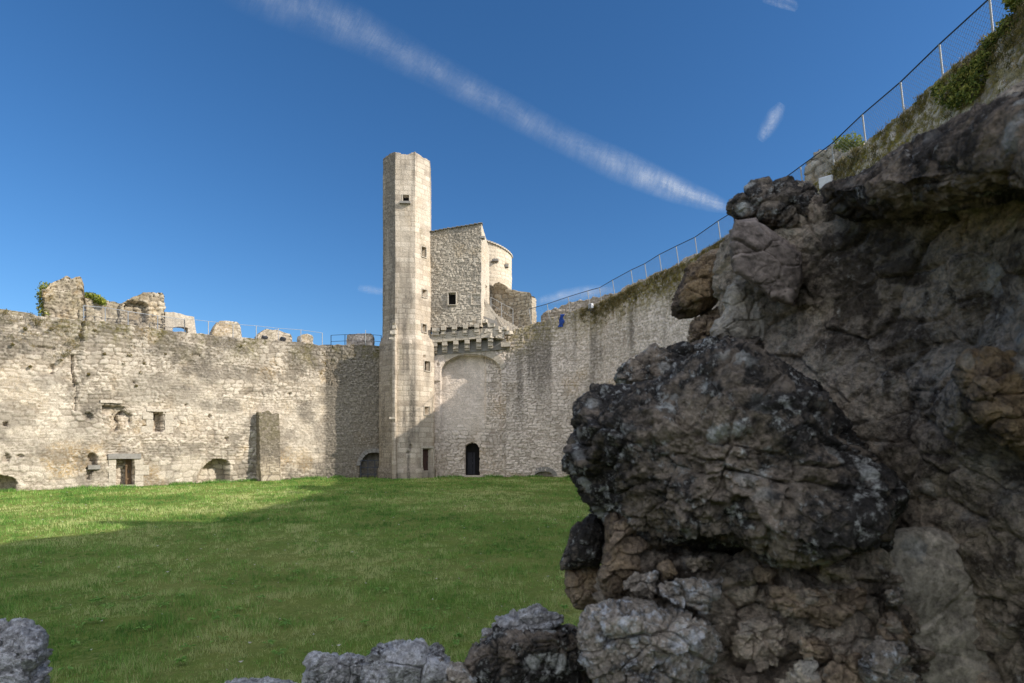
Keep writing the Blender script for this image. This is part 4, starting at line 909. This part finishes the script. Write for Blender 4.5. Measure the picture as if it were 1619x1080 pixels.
# ------------------------------------------------------------------ grass blades
def grass():
    Xs = []; Ys = []; Hs = []; Ws = []
    edges = np.concatenate([np.linspace(4.2, 12, 14), np.linspace(13, 38.5, 20)])
    for a, b in zip(edges, edges[1:]):
        ym = (a+b)/2; wdt = 2*.93*ym+2; n = int(min(2300, 2300*(6.5/ym)**1.75)*(b-a)*wdt)
        y = rng.uniform(a, b, n); x = rng.uniform(-wdt/2, wdt/2, n); k = max(1, ym/8)
        nt_ = max(20, n//16); tx = rng.uniform(-wdt/2, wdt/2, nt_); ty = rng.uniform(a, b, nt_); pk = rng.integers(0, nt_, n); cl = rng.uniform(0, 1, n) < .6
        sp = .035*max(1, ym/14); x = np.where(cl, tx[pk]+rng.normal(size=n)*sp, x); y = np.where(cl, ty[pk]+rng.normal(size=n)*sp, y)
        Xs.append(x); Ys.append(y); Ws.append(.0065*k*rng.uniform(.6, 1.4, n)); Hs.append((.055+.012*(ym > 14))*rng.uniform(.45, 1.5, n))
    X = np.concatenate(Xs); Y = np.concatenate(Ys); H = np.concatenate(Hs); W = np.concatenate(Ws)
    # inside the walls only
    LPx = np.array(LP); lx = np.interp(Y, LPx[:, 1], LPx[:, 0]); ly_ok = (X > lx+.05) | (Y < LPx[0, 1])
    RPx = np.array(RP)[2:][::-1]; rx = np.interp(Y, RPx[:, 1], RPx[:, 0]); k = ly_ok & (X < rx-.05) & (Y < 37.3+.0*X)
    X, Y, H, W = X[k], Y[k], H[k], W[k]
    clump = fbm(X*2.2, Y*2.2, seed=101, o=3); patch = fbm(X*.35, Y*.35, seed=102, o=3); fine = fbm(X*7, Y*7, seed=104, o=2)
    H = H*(.95+1.2*clump+.9*fine)
    tint = np.clip(.36+.7*patch+.5*fbm(X*1.1, Y*1.1, seed=103, o=3)+.4*fine+rng.normal(size=len(X))*.2, 0, 1)
    Z = .035*fbm(X*.5, Y*.5, seed=90, o=3)+.03*fbm(X*2, Y*2, seed=91, o=2)-.006
    o = put('grass', tri_blades('grass', X, Y, Z, np.maximum(H, .015), W, tint, M['blade'], .7), M['blade']); tag(o, 'short green grass of the castle courtyard', 'grass', kind='stuff')
    # taller tufts at the foot of the walls
    xs = []; ys = []; hs = []
    for path, a, b, n in ((pl, 0, pl.L, 9000), (pr, 0, 12, 3500), (gp, .8, 5.2, 1200)):
        s = rng.uniform(a, b, n); kk = fbm(s*1.1, s*0, seed=7, o=3) > -.25+.5*rng.uniform(0, 1, n); s = s[kk]; i = np.clip(np.searchsorted(path.S, s), 0, len(path.S)-1)
        d = np.abs(rng.normal(size=len(s)))*.14+.04; xs.append(path.P[i, 0]+path.N[i, 0]*d); ys.append(path.P[i, 1]+path.N[i, 1]*d); hs.append(rng.uniform(.08, .24, len(s))*(1+.5*fbm(s*2, s*0, seed=8)))
    X = np.concatenate(xs); Y = np.concatenate(ys); H = np.concatenate(hs)
    o = put('grass', tri_blades('grass', X, Y, X*0-.02, H, .03+0*X, np.clip(rng.uniform(.0, .6, len(X)), 0, 1), M['blade'], .8), M['blade']); tag(o, 'longer grass tufts along the foot of the walls', 'grass', kind='stuff')
    # pale fallen leaves and clover dots
    n = 260; Y = rng.uniform(5.5, 30, n)**1.0; X = rng.uniform(-.88, .35, n)*Y; s = rng.uniform(.008, .022, n)*(1+Y/25); a = rng.uniform(0, 6.28, n); Z = .07+0*X
    V = np.stack([np.stack([X+np.cos(a+q)*s*e, Y+np.sin(a+q)*s*e, Z+(.012 if q in (0, 3.14) else 0)], 1) for q, e in ((0, 1), (1.57, .5), (3.14, 1), (4.71, .5))], 1).reshape(-1, 3)
    lm = plain('pale dead leaf', (.62, .6, .55), .7, (.4, .36, .28), 3, 0, 0)
    tag(put('fallen_leaves', mesh_np('fallen_leaves', V, np.arange(4*n).reshape(-1, 4)), lm), 'tiny pale fallen leaves scattered over the lawn', 'leaves', kind='stuff')
grass()
def weeds():
    C = []; 
    for k in range(150):
        y = random.uniform(5.2, 17); x = random.uniform(-.9, .35)*y; 
        if x < -22: continue
        r0 = random.uniform(.03, .09)
        for q in range(random.randint(6, 14)):
            a = random.uniform(0, 6.283); r = r0*random.uniform(.4, 1.4); C.append((x+math.cos(a)*r, y+math.sin(a)*r, .05+random.uniform(0, .025), a))
    C = np.array(C); n = len(C); L = rng.uniform(.02, .045, n); a = C[:, 3]; c, sn = np.cos(a), np.sin(a)
    V = np.stack([np.stack([C[:, 0]-c*L, C[:, 1]-sn*L, C[:, 2]], 1), np.stack([C[:, 0]-sn*L*.5, C[:, 1]+c*L*.5, C[:, 2]+.012], 1), np.stack([C[:, 0]+c*L, C[:, 1]+sn*L, C[:, 2]-.004], 1), np.stack([C[:, 0]+sn*L*.5, C[:, 1]-c*L*.5, C[:, 2]+.012], 1)], 1).reshape(-1, 3)
    me = mesh_np('weeds', V, np.arange(4*n).reshape(-1, 4)); fattr(me, 'tint', np.repeat(rng.uniform(.25, .6, n), 4))
    tag(put('weeds', me, M['blade']), 'small broad leaved weeds dotted through the lawn', 'weeds', kind='stuff')
weeds()

# ------------------------------------------------------------------ foreground rocks
def worley3(x, y, z, seed):
    ix, iy, iz = np.floor(x), np.floor(y), np.floor(z); f1 = np.full(x.shape, 9.); f2 = f1.copy(); idd = np.zeros(x.shape); tilt = np.zeros(x.shape)
    for a in (-1, 0, 1):
        for b in (-1, 0, 1):
            for c in (-1, 0, 1):
                X, Y, Z = ix+a, iy+b, iz+c
                dx = x-X-_h(X, Y, Z, seed); dy = y-Y-_h(X, Y, Z, seed+1); dz = z-Z-_h(X, Y, Z, seed+2); d = np.sqrt(dx*dx+dy*dy+dz*dz); i = _h(X, Y, Z, seed+3)
                new = d < f1; f2 = np.where(new, f1, np.minimum(f2, d))
                tilt = np.where(new, dx*(i-.5)*2+dz*(_h(X, Y, Z, seed+4)-.5)*2, tilt); idd = np.where(new, i, idd); f1 = np.where(new, d, f1)
    return f2-f1, idd, tilt
def smooth_poly(pts, ns, it=2):
    p = np.array(pts, float)
    for _ in range(it):                                  # corner cutting
        q = np.roll(p, -1, 0); p = np.stack([p*.78+q*.22, p*.22+q*.78], 1).reshape(-1, 2)
    q = np.vstack([p, p[:1]]); L = np.concatenate([[0], np.cumsum(np.linalg.norm(np.diff(q, axis=0), axis=1))])
    t = np.linspace(0, L[-1], ns+1)[:-1]; return np.stack([np.interp(t, L, q[:, 0]), np.interp(t, L, q[:, 1])], 1)
def rock(name, parent, poly, depth, T, mat, seed, amp=.03, freq=5., ns=260, nr=60, center=None, back=1.2, pw=2.4, label=None, strat=0., lumps=None, it=1, cell=None, chunk=.42, grain=1.):
    """solid rock: outline at its own distance, bulging T metres towards the viewer and back*T behind, broken up by 3D relief"""
    n = max(24, int(math.sqrt(ns*nr)*.95)); n += n % 2
    B = smooth_poly(poly, 1024, it); C = np.array(center) if center else B.mean(0)
    df = depth if callable(depth) else (lambda x, y: depth+0*x)
    g = np.linspace(-1, 1, n+1); a, b = np.meshgrid(g, g, indexing='ij')          # square grid laid over the disc: even cells, no poles
    r = np.maximum(np.abs(a), np.abs(b)); with_ = np.abs(a) > np.abs(b)
    ph = np.where(with_, np.pi/4*b/np.where(a == 0, 1, a)+np.where(a < 0, np.pi, 0), np.pi/2-np.pi/4*a/np.where(b == 0, 1, b)+np.where(b < 0, np.pi, 0))
    k = np.mod(ph/(2*np.pi), 1)*1024; k0 = np.floor(k).astype(int) % 1024; fr = (k-np.floor(k))[..., None]
    bd = B[k0]*(1-fr)+B[(k0+1) % 1024]*fr
    rh = .55*r+.45*np.sin(np.pi/2*r); xy = C+(bd-C)*rh[..., None]; th_ = (np.maximum(0, 1-rh**pw))**(1/pw); Y0 = df(xy[..., 0], xy[..., 1])
    def side(Y): Y = np.maximum(Y, .32); return np.stack([(xy[..., 0]-CX)/F*Y, Y, CAMZ+(HY-xy[..., 1])/F*Y], 2).reshape(-1, 3)
    m1 = (n+1)**2; st = 4 if n >= 120 else 2; st = 1
    idx = np.arange(m1).reshape(n+1, n+1); rim = (r > 1-1e-9); back_id = np.where(rim, idx, idx+m1)
    V = np.vstack([side(Y0-T*th_), side(Y0+T*back*th_)])
    qf = np.stack([idx[:-1, :-1], idx[1:, :-1], idx[1:, 1:], idx[:-1, 1:]], 2).reshape(-1, 4)
    qb = np.stack([back_id[:-1, :-1], back_id[:-1, 1:], back_id[1:, 1:], back_id[1:, :-1]], 2).reshape(-1, 4)
    me = mesh_np(name, V, np.vstack([qf, qb]), smooth=True)
    nm = np.empty(len(V)*3, np.float32); me.vertices.foreach_get("normal", nm); nm = nm.reshape(-1, 3); mid = (n//2)*(n+1)+n//2
    if (nm[mid]*(V[mid]-np.array([0, 0, CAMZ]))).sum() > 0: me.flip_normals(); nm = -nm
    Vall = V; x, y, z = V[:m1].T
    wx = x+.03*fbm(x*9, y*9, z*9, 2, seed+11); wz = z+.03*fbm(x*9, y*9, z*9, 2, seed+12); cf = 1/(cell or .55/freq)
    e, ci, ct = worley3(wx*cf, y*cf, wz*cf*1.35, seed+20); e2, ci2, ct2 = worley3(wx*cf*3.1, y*cf*3.1, wz*cf*3.6, seed+30)
    ch = chunk*(.8*(sstep(0, .12, e)-1)+.9*(ci-.5)*sstep(0, .2, e)+1.9*ct)+.3*chunk*(.7*(sstep(0, .2, e2)-1)+.5*(ci2-.5)*sstep(0, .25, e2)+1.3*ct2)
    gr = (1-2.2*np.abs(fbm(x*freq*5, y*freq*5, z*freq*5, 4, seed+1, .6)))
    d = 1.05*fbm(x*freq, y*freq, z*freq, 3, seed, .42)+grain*.12*(gr-.35)+grain*.04*(1-2.2*np.abs(fbm(x*freq*13, y*freq*13, z*freq*13, 2, seed+4, .5)))
    d = d-.3*sstep(.25, .5, fbm(x*freq*2.6, y*freq*2.6, z*freq*2.6, 3, seed+2, .45))+ch*.8
    if strat: d = d+strat*fbm(x*2, y*2, z*freq*4, 3, seed+90)
    if lumps:
        for lx, ly, lr, la in lumps:
            px = CX+F*x/np.maximum(y, .1); py = HY-F*(z-CAMZ)/np.maximum(y, .1)
            d = d+(la/amp)*np.exp(-((px-lx)**2+(py-ly)**2)/lr**2)
    d2 = d*amp
    edge = np.where(rim.ravel(), .6, 1)
    V2 = Vall.copy(); V2[:m1] += nm[:m1]*(d2*edge)[:, None]; V2[m1:] += nm[m1:]*(d2*.5*(~rim.ravel()))[:, None]
    me.vertices.foreach_set("co", V2.astype(np.float32).ravel()); me.update()
    o = put(name, me, M[mat], parent)
    if label: o['label'] = label
    return o

RK = empty('broken_masonry', (.9, 1.2, 0), 'large dark broken rubble masonry in the foreground, filling the right side', 'ruined masonry')
# back mass: the embrasure side running towards the viewer on the right
dA = lambda x, y: np.clip(1.95-(x-1100)*.00135, .75, 2.2)
rock('masonry_core', RK, [(1158, 330), (1172, 306), (1205, 292), (1245, 287), (1272, 290), (1290, 306), (1318, 300), (1345, 288), (1372, 280), (1400, 262), (1440, 238), (1500, 214), (1560, 190), (1592, 164), (1640, 146),
     (1800, 90), (2050, 300), (2100, 800), (1950, 1300), (1500, 1650), (1150, 1500), (1000, 1150), (985, 900), (1040, 760), (1120, 640), (1150, 520), (1140, 440), (1150, 380)],
     dA, .16, 'rk_core', 201, .055, 4.2, 1150, 250, (1450, 700), 1.5, 3.2, chunk=.28, grain=1.5, lumps=[(1500, 560, 60, -.06), (1560, 620, 70, .05), (1420, 640, 60, -.04), (1530, 420, 30, .04), (1590, 740, 60, -.05), (1260, 520, 60, -.05)])
# overhanging slab at top right
dB = lambda x, y: np.clip(1.52-(x-1300)*.0016, .7, 2)
rock('stone', RK, [(1300, 300), (1330, 294), (1372, 276), (1400, 256), (1440, 230), (1500, 206), (1560, 181), (1592, 156), (1660, 134), (1760, 210), (1700, 300), (1619, 306), (1560, 322), (1500, 334), (1430, 345), (1390, 343), (1350, 335), (1320, 322)],
     dB, .25, 'rk_slab', 202, .035, 5.5, 460, 80, (1500, 265), .8, 2.6, chunk=.3, grain=1.3, label='long overhanging brown slab at the top right')
rock('stone', RK, [(1158, 334), (1170, 306), (1205, 292), (1245, 288), (1275, 292), (1292, 315), (1310, 345), (1270, 372), (1215, 360), (1180, 352)],
     1.72, .1, 'rk_black', 203, .035, 8, 300, 60, None, 1.2, 2.2, label='black lumpy stone at the top left of the masonry')
rock('stone', RK, [(1160, 345), (1195, 345), (1230, 372), (1268, 400), (1272, 440), (1255, 485), (1220, 475), (1180, 445), (1160, 430), (1152, 385)],
     1.62, .09, 'rk_flat', 204, .013, 5, 240, 50, None, 1, 7., chunk=.6, it=0, label='smooth dark faceted stone with flat sides')
rock('stone', RK, [(1302, 306), (1345, 302), (1372, 330), (1366, 350), (1330, 345), (1308, 330)], 1.5, .08, 'rk_black', 219, .02, 8, 160, 30, None)
rock('stone', RK, [(1150, 440), (1190, 450), (1230, 485), (1262, 500), (1265, 545), (1200, 560), (1150, 545), (1120, 530), (1145, 495)],
     1.78, .08, 'rk_smooth', 205, .02, 6, 220, 50, None, 1, 2.6, label='grey smooth mortar face under the faceted stone')
rock('stone', RK, [(1148, 388), (1125, 392), (1100, 408), (1082, 432), (1066, 465), (1062, 488), (1080, 498), (1105, 502), (1130, 490), (1150, 462), (1155, 420)],
     2.04, .12, 'rk_rust', 206, .03, 7, 260, 50, None, 1, 2.4, label='tan brown stone jutting out to the left near the top')
rock('stone', RK, [(1100, 500), (1140, 480), (1158, 500), (1150, 535), (1120, 550), (1092, 545), (1088, 520)], 2.0, .08, 'rk_rust', 207, .03, 9, 180, 36, None)
rock('stone', RK, [(1200, 540), (1150, 528), (1095, 538), (1050, 548), (1012, 560), (985, 578), (974, 596), (976, 612), (1010, 618), (1080, 610), (1150, 600), (1220, 580)],
     1.75, .1, 'rk_black', 208, .035, 8, 340, 60, None, 1, 2.2, label='flat black lichened stone lying on the big boulder')
# the big boulder
rock('stone', RK, [(975, 608), (1020, 600), (1080, 575), (1150, 560), (1215, 562), (1285, 590), (1345, 640), (1385, 710), (1408, 780), (1405, 850), (1350, 885), (1240, 895), (1120, 885), (1020, 880), (965, 862), (950, 822), (932, 780), (910, 738), (901, 695), (912, 658), (935, 632)],
     lambda x, y: 1.42-(x-1150)*.0004, .34, 'rk_black', 209, .06, 5.5, 760, 170, (1160, 730), 1., 2.3, chunk=.3, grain=1.6,
     label='huge rounded boulder, almost black with pale lichen spots', lumps=[(1010, 700, 50, .04), (1150, 620, 60, .05), (1330, 700, 50, -.04), (1240, 740, 60, -.03), (1110, 800, 60, .03), (1060, 720, 40, -.05), (1280, 830, 70, .03)])
rock('stone', RK, [(948, 805), (930, 818), (908, 832), (893, 858), (884, 886), (888, 905), (915, 903), (948, 895), (962, 860), (960, 825)], 1.55, .08, 'rk_black', 210, .02, 10, 220, 44, None)
rock('stone', RK, [(900, 898), (948, 890), (962, 930), (950, 965), (915, 968), (893, 940), (892, 915)], 1.6, .07, 'rk_rust', 211, .02, 10, 200, 40, None, label='ochre brown stone under the small dark one')
rock('stone', RK, [(950, 800), (1000, 790), (1030, 850), (1010, 930), (980, 960), (950, 962), (940, 915), (955, 870)], 1.38, .1, 'rk_rust', 212, .035, 9, 240, 44, None, label='rust brown crumbling column of mortar')
# rubble layer under the boulder
rock('masonry_core', RK, [(960, 850), (1080, 870), (1250, 880), (1400, 850), (1440, 930), (1460, 1100), (1400, 1300), (1100, 1300), (960, 1150), (945, 950)],
     lambda x, y: 1.38-(x-1150)*.0004, .13, 'rk_core', 213, .05, 7, 460, 110, None, 1.5, 3)
small = [([(990, 918), (1015, 908), (1046, 905), (1045, 935), (1030, 948), (1000, 940)], 1.24, 'rk_pale'),
         ([(1046, 920), (1070, 915), (1110, 913), (1142, 918), (1128, 950), (1110, 966), (1075, 955), (1045, 944)], 1.2, 'rk_pale'),
         ([(1050, 895), (1058, 886), (1068, 905), (1058, 914), (1048, 910)], 1.22, 'rk_rust'),
         ([(1205, 925), (1260, 930), (1310, 932), (1350, 925), (1370, 940), (1355, 968), (1310, 985), (1260, 975), (1215, 960)], 1.16, 'rk_rust'),
         ([(1195, 902), (1225, 898), (1228, 918), (1200, 922)], 1.2, 'rk_rust'), ([(1160, 900), (1188, 895), (1195, 918), (1168, 925)], 1.22, 'rk_core'),
         ([(1262, 1008), (1290, 1000), (1315, 1018), (1312, 1040), (1275, 1048), (1260, 1030)], 1.13, 'rk_rust'),
         ([(1160, 985), (1215, 980), (1250, 1000), (1245, 1050), (1200, 1070), (1150, 1040)], 1.2, 'rk_core'),
         ([(1385, 975), (1410, 965), (1435, 985), (1442, 1015), (1425, 1030), (1395, 1010)], 1.1, 'rk_rust'),
         ([(1370, 1015), (1400, 1008), (1440, 1030), (1455, 1080), (1440, 1120), (1385, 1100), (1365, 1055)], 1.08, 'rk_pale'),
         ([(1315, 1035), (1355, 1025), (1375, 1060), (1365, 1110), (1320, 1110), (1305, 1070)], 1.1, 'rk_rust'),
         ([(1250, 1060), (1300, 1055), (1310, 1100), (1270, 1120), (1240, 1090)], 1.12, 'rk_core'),
         ([(1150, 1065), (1200, 1075), (1240, 1095), (1230, 1140), (1160, 1140), (1140, 1100)], 1.16, 'rk_black'),
         ([(1405, 935), (1425, 930), (1432, 950), (1415, 962), (1400, 955)], 1.12, 'rk_pale'),
         ([(1080, 880), (1110, 872), (1135, 885), (1125, 905), (1090, 905)], 1.22, 'rk_core'), ([(1290, 890), (1335, 885), (1345, 912), (1300, 918)], 1.16, 'rk_core')]
for k, (pg, dp, mt) in enumerate(small): rock('stone', RK, pg, dp+.04, .055, mt, 230+k, .022, 12, 170, 40, None, 1., 3.6, chunk=.6)
rock('stone', RK, [(914, 965), (940, 950), (985, 944), (1030, 948), (1075, 958), (1120, 972), (1140, 990), (1138, 1040), (1110, 1110), (1040, 1160), (960, 1150), (935, 1080), (918, 1030), (911, 990)],
     1.22, .14, 'rk_pale', 214, .035, 7, 440, 110, None, 1, 3.0, chunk=.6, grain=1.5, label='big pale pitted limestone block below the boulder')
# embrasure stones standing out of the smooth side on the right
rock('stone', RK, [(1520, 560), (1560, 545), (1640, 560), (1720, 640), (1700, 760), (1619, 720), (1580, 690), (1530, 650), (1508, 600)], 1.12, .1, 'rk_rust', 215, .03, 7, 260, 56, None, .8, 2.4, label='brown stone bulging out on the far right')
rock('stone', RK, [(1400, 840), (1460, 830), (1540, 850), (1600, 880), (1680, 1000), (1680, 1250), (1480, 1250), (1440, 1050), (1395, 930)], 1.3, .08, 'rk_smooth', 216, .022, 4, 360, 100, None, 1, 4.5, chunk=.2, grain=1.2, label='smooth greenish grey face low on the right')
# ledge of stones along the bottom
LG = empty('rubble_ledge', (-.2, 1.5, 0), 'low ledge of rough stones along the bottom edge, joining the dark masonry', 'stone ledge')
rock('masonry_core', LG, [(700, 1062), (760, 1040), (840, 1010), (920, 985), (1000, 1100), (980, 1500), (800, 1900), (400, 1900), (200, 1600), (330, 1120), (480, 1100), (600, 1085)], 1.75, .12, 'rk_core', 217, .03, 7, 400, 80, (700, 1350), 2, 3)
led = [([(722, 1050), (745, 1022), (775, 1006), (820, 998), (870, 986), (905, 982), (930, 1015), (940, 1080), (900, 1130), (800, 1120), (725, 1085)], 1.62, .13, 'rk_black', 'dark moss stained stone left of the pale block'),
       ([(772, 990), (790, 974), (815, 965), (845, 963), (880, 965), (896, 980), (870, 1004), (830, 1016), (785, 1022)], 1.66, .1, 'rk_top', 'pale flat slab on the dark ledge stone'),
       ([(575, 1046), (592, 1024), (615, 1015), (645, 1011), (668, 1018), (674, 1038), (700, 1048), (735, 1060), (735, 1130), (640, 1160), (575, 1130), (562, 1085)], 1.58, .12, 'rk_top', 'rounded grey white stone in the middle of the ledge'),
       ([(490, 1038), (520, 1033), (565, 1031), (584, 1036), (578, 1070), (560, 1110), (500, 1120), (476, 1100), (480, 1062)], 1.64, .1, 'rk_top', 'square pale stone with flat top'),
       ([(676, 1030), (695, 1029), (712, 1036), (708, 1050), (680, 1048)], 1.8, .06, 'rk_top', None),
       ([(350, 1079), (390, 1072), (430, 1070), (468, 1074), (478, 1100), (440, 1150), (370, 1150), (335, 1110)], 1.68, .1, 'rk_top', 'pale stone barely rising over the bottom edge'),
       ([(690, 1052), (720, 1045), (760, 1080), (750, 1140), (690, 1140)], 1.55, .1, 'rk_pale', None)]
for k, (pg, dp, T, mt, lb) in enumerate(led): rock('stone', LG, pg, dp, T, mt, 260+k, .026, 7, 340, 80, None, 1.2, 3.2, label=lb, chunk=.7, grain=1.2)
rock('stone_block', None, [(-120, 990), (-20, 984), (15, 983), (44, 984), (52, 994), (64, 1000), (72, 1014), (71, 1080), (74, 1300), (60, 1700), (-250, 1700), (-260, 1200)], 1.7, .2, 'rk_top', 280, .03, 8, 460, 110, (-30, 1150), 1.5, 3.4)
tag(bpy.data.objects['stone_block'], 'dark grey weathered stone block in the bottom left corner', 'stone block')

# ------------------------------------------------------------------ contrail and wisps, high above
def skymat(name, dens, sc, stretch):
    m = bpy.data.materials.new(name); m.use_nodes = True; nt = m.node_tree; nt.nodes.remove(nt.nodes["Principled BSDF"])
    uv = N(nt, "ShaderNodeUVMap"); sp_ = N(nt, "ShaderNodeSeparateXYZ"); nt.links.new(uv.outputs[0], sp_.inputs[0])
    mp = N(nt, "ShaderNodeMapping"); mp.inputs['Scale'].default_value = (stretch, 1., 1); mp.inputs['Rotation'].default_value = (0, 0, .5); nt.links.new(uv.outputs[0], mp.inputs[0])
    n = noise(nt, mp.outputs[0], sc, 8, .62, .3); n2 = noise(nt, mp.outputs[0], sc*.25, 3, .5)
    v = math_(nt, 'SUBTRACT', 1., math_(nt, 'ABSOLUTE', math_(nt, 'SUBTRACT', math_(nt, 'MULTIPLY', sp_.outputs[1], 2.), 1.)))
    v = math_(nt, 'POWER', v, 1.5)
    a = math_(nt, 'MULTIPLY', v, ramp(nt, math_(nt, 'ADD', math_(nt, 'MULTIPLY', n, .7), math_(nt, 'MULTIPLY', n2, .3)), [(.28, 0.), (.72, 1.)]))
    fb = N(nt, "ShaderNodeMapping"); fb.inputs['Scale'].default_value = (13, 1.3, 1); fb.inputs['Rotation'].default_value = (0, 0, .12); nt.links.new(uv.outputs[0], fb.inputs[0])
    a = math_(nt, 'MULTIPLY', a, ramp(nt, noise(nt, fb.outputs[0], 1.6, 5, .65, .6), [(.3, .35), (.65, 1.)]))
    a = math_(nt, 'MULTIPLY', math_(nt, 'MULTIPLY', a, attr(nt, 'dens')), dens, True)
    df = N(nt, "ShaderNodeBsdfDiffuse"); df.inputs[0].default_value = (.95, .96, 1, 1); tl = N(nt, "ShaderNodeBsdfTranslucent"); tl.inputs[0].default_value = (.95, .96, 1, 1)
    mm = N(nt, "ShaderNodeMixShader"); mm.inputs[0].default_value = .5; nt.links.new(df.outputs[0], mm.inputs[1]); nt.links.new(tl.outputs[0], mm.inputs[2])
    tp = N(nt, "ShaderNodeBsdfTransparent"); ms = N(nt, "ShaderNodeMixShader")
    nt.links.new(a, ms.inputs[0]); nt.links.new(tp.outputs[0], ms.inputs[1]); nt.links.new(mm.outputs[0], ms.inputs[2])
    nt.links.new(ms.outputs[0], nt.nodes['Material Output'].inputs[0]); return m
def ribbon(name, pts, mat, label, cat, alt=3000., kind=None, group=None):
    """pts: (x, y, half width in photo px, density); a thin lens-shaped band of ice cloud at one altitude"""
    xs = np.array(pts, float); n = 60; t = np.linspace(0, 1, n); tt = np.linspace(0, 1, len(xs))
    c = np.stack([np.interp(t, tt, xs[:, k]) for k in range(4)], 1)
    g = np.gradient(c[:, :2], axis=0); g /= np.linalg.norm(g, axis=1)[:, None]; nrm = np.stack([-g[:, 1], g[:, 0]], 1)
    m = 9; V = []; uv = []; dn = []; Ld = np.concatenate([[0], np.cumsum(np.linalg.norm(np.diff(c[:, :2], axis=0), axis=1))])
    for side in (1, -1):
        for i in range(n):
            for j in range(m):
                v = j/(m-1)*2-1; q = c[i, :2]+nrm[i]*v*c[i, 2]; dz = (HY-q[1])/F; Y = alt/dz; hgt = side*25*math.sqrt(max(0, 1-v*v))*min(1, i/4, (n-1-i)/4)
                V.append(((q[0]-CX)/F*Y, Y, CAMZ+alt+hgt)); uv.append((Ld[i]/100, (v+1)/2)); dn.append(c[i, 3]*min(1, i/5, (n-1-i)/5))
    i = np.arange(n-1)[:, None]; j = np.arange(m-1)[None, :]; q = np.stack([i*m+j, (i+1)*m+j, (i+1)*m+j+1, i*m+j+1], 2).reshape(-1, 4); K = n*m
    me = mesh_np(name, V, np.vstack([q, q[:, ::-1]+K]), smooth=True); ul = me.uv_layers.new(name='UVMap'); vi = np.empty(len(me.loops), np.int32); me.loops.foreach_get("vertex_index", vi)
    ul.data.foreach_set("uv", np.array(uv, np.float32)[vi].ravel()); fattr(me, 'dens', dn)
    return tag(put(name, me, mat), label, cat, group, kind)
cm = skymat('contrail ice', .46, 2.6, .8); cw = skymat('wisp ice', .42, 3.5, 1.6)
ribbon('contrail', [(330, -60, 55, .2), (430, -8, 50, .4), (560, 45, 40, .5), (680, 108, 32, .45), (800, 172, 28, .42), (900, 225, 26, .6), (980, 262, 30, 1.0), (1060, 296, 25, 1.55), (1120, 318, 18, 1.5), (1165, 334, 7, 1.)], cm, 'long white vapour trail crossing the blue sky diagonally', 'contrail')
ribbon('cloud', [(1200, 222, 8, .6), (1212, 205, 14, 1.1), (1226, 182, 15, 1.1), (1238, 164, 7, .7)], cw, 'small feathery white cloud left of the fence, high in the sky', 'cloud')
ribbon('cloud', [(845, 478, 7, .7), (890, 468, 12, 1.2), (930, 462, 13, 1.2), (975, 458, 8, .7)], cw, 'faint low cloud above the right curtain wall', 'cloud')
ribbon('cloud', [(565, 455, 5, .5), (585, 458, 8, .9), (612, 462, 6, .6)], cw, 'tiny faint cloud left of the stair tower', 'cloud')
ribbon('cloud', [(1205, -8, 10, .5), (1235, 2, 10, .9), (1262, 12, 6, .5)], cw, 'tiny white cloud at the top edge of the sky', 'cloud')
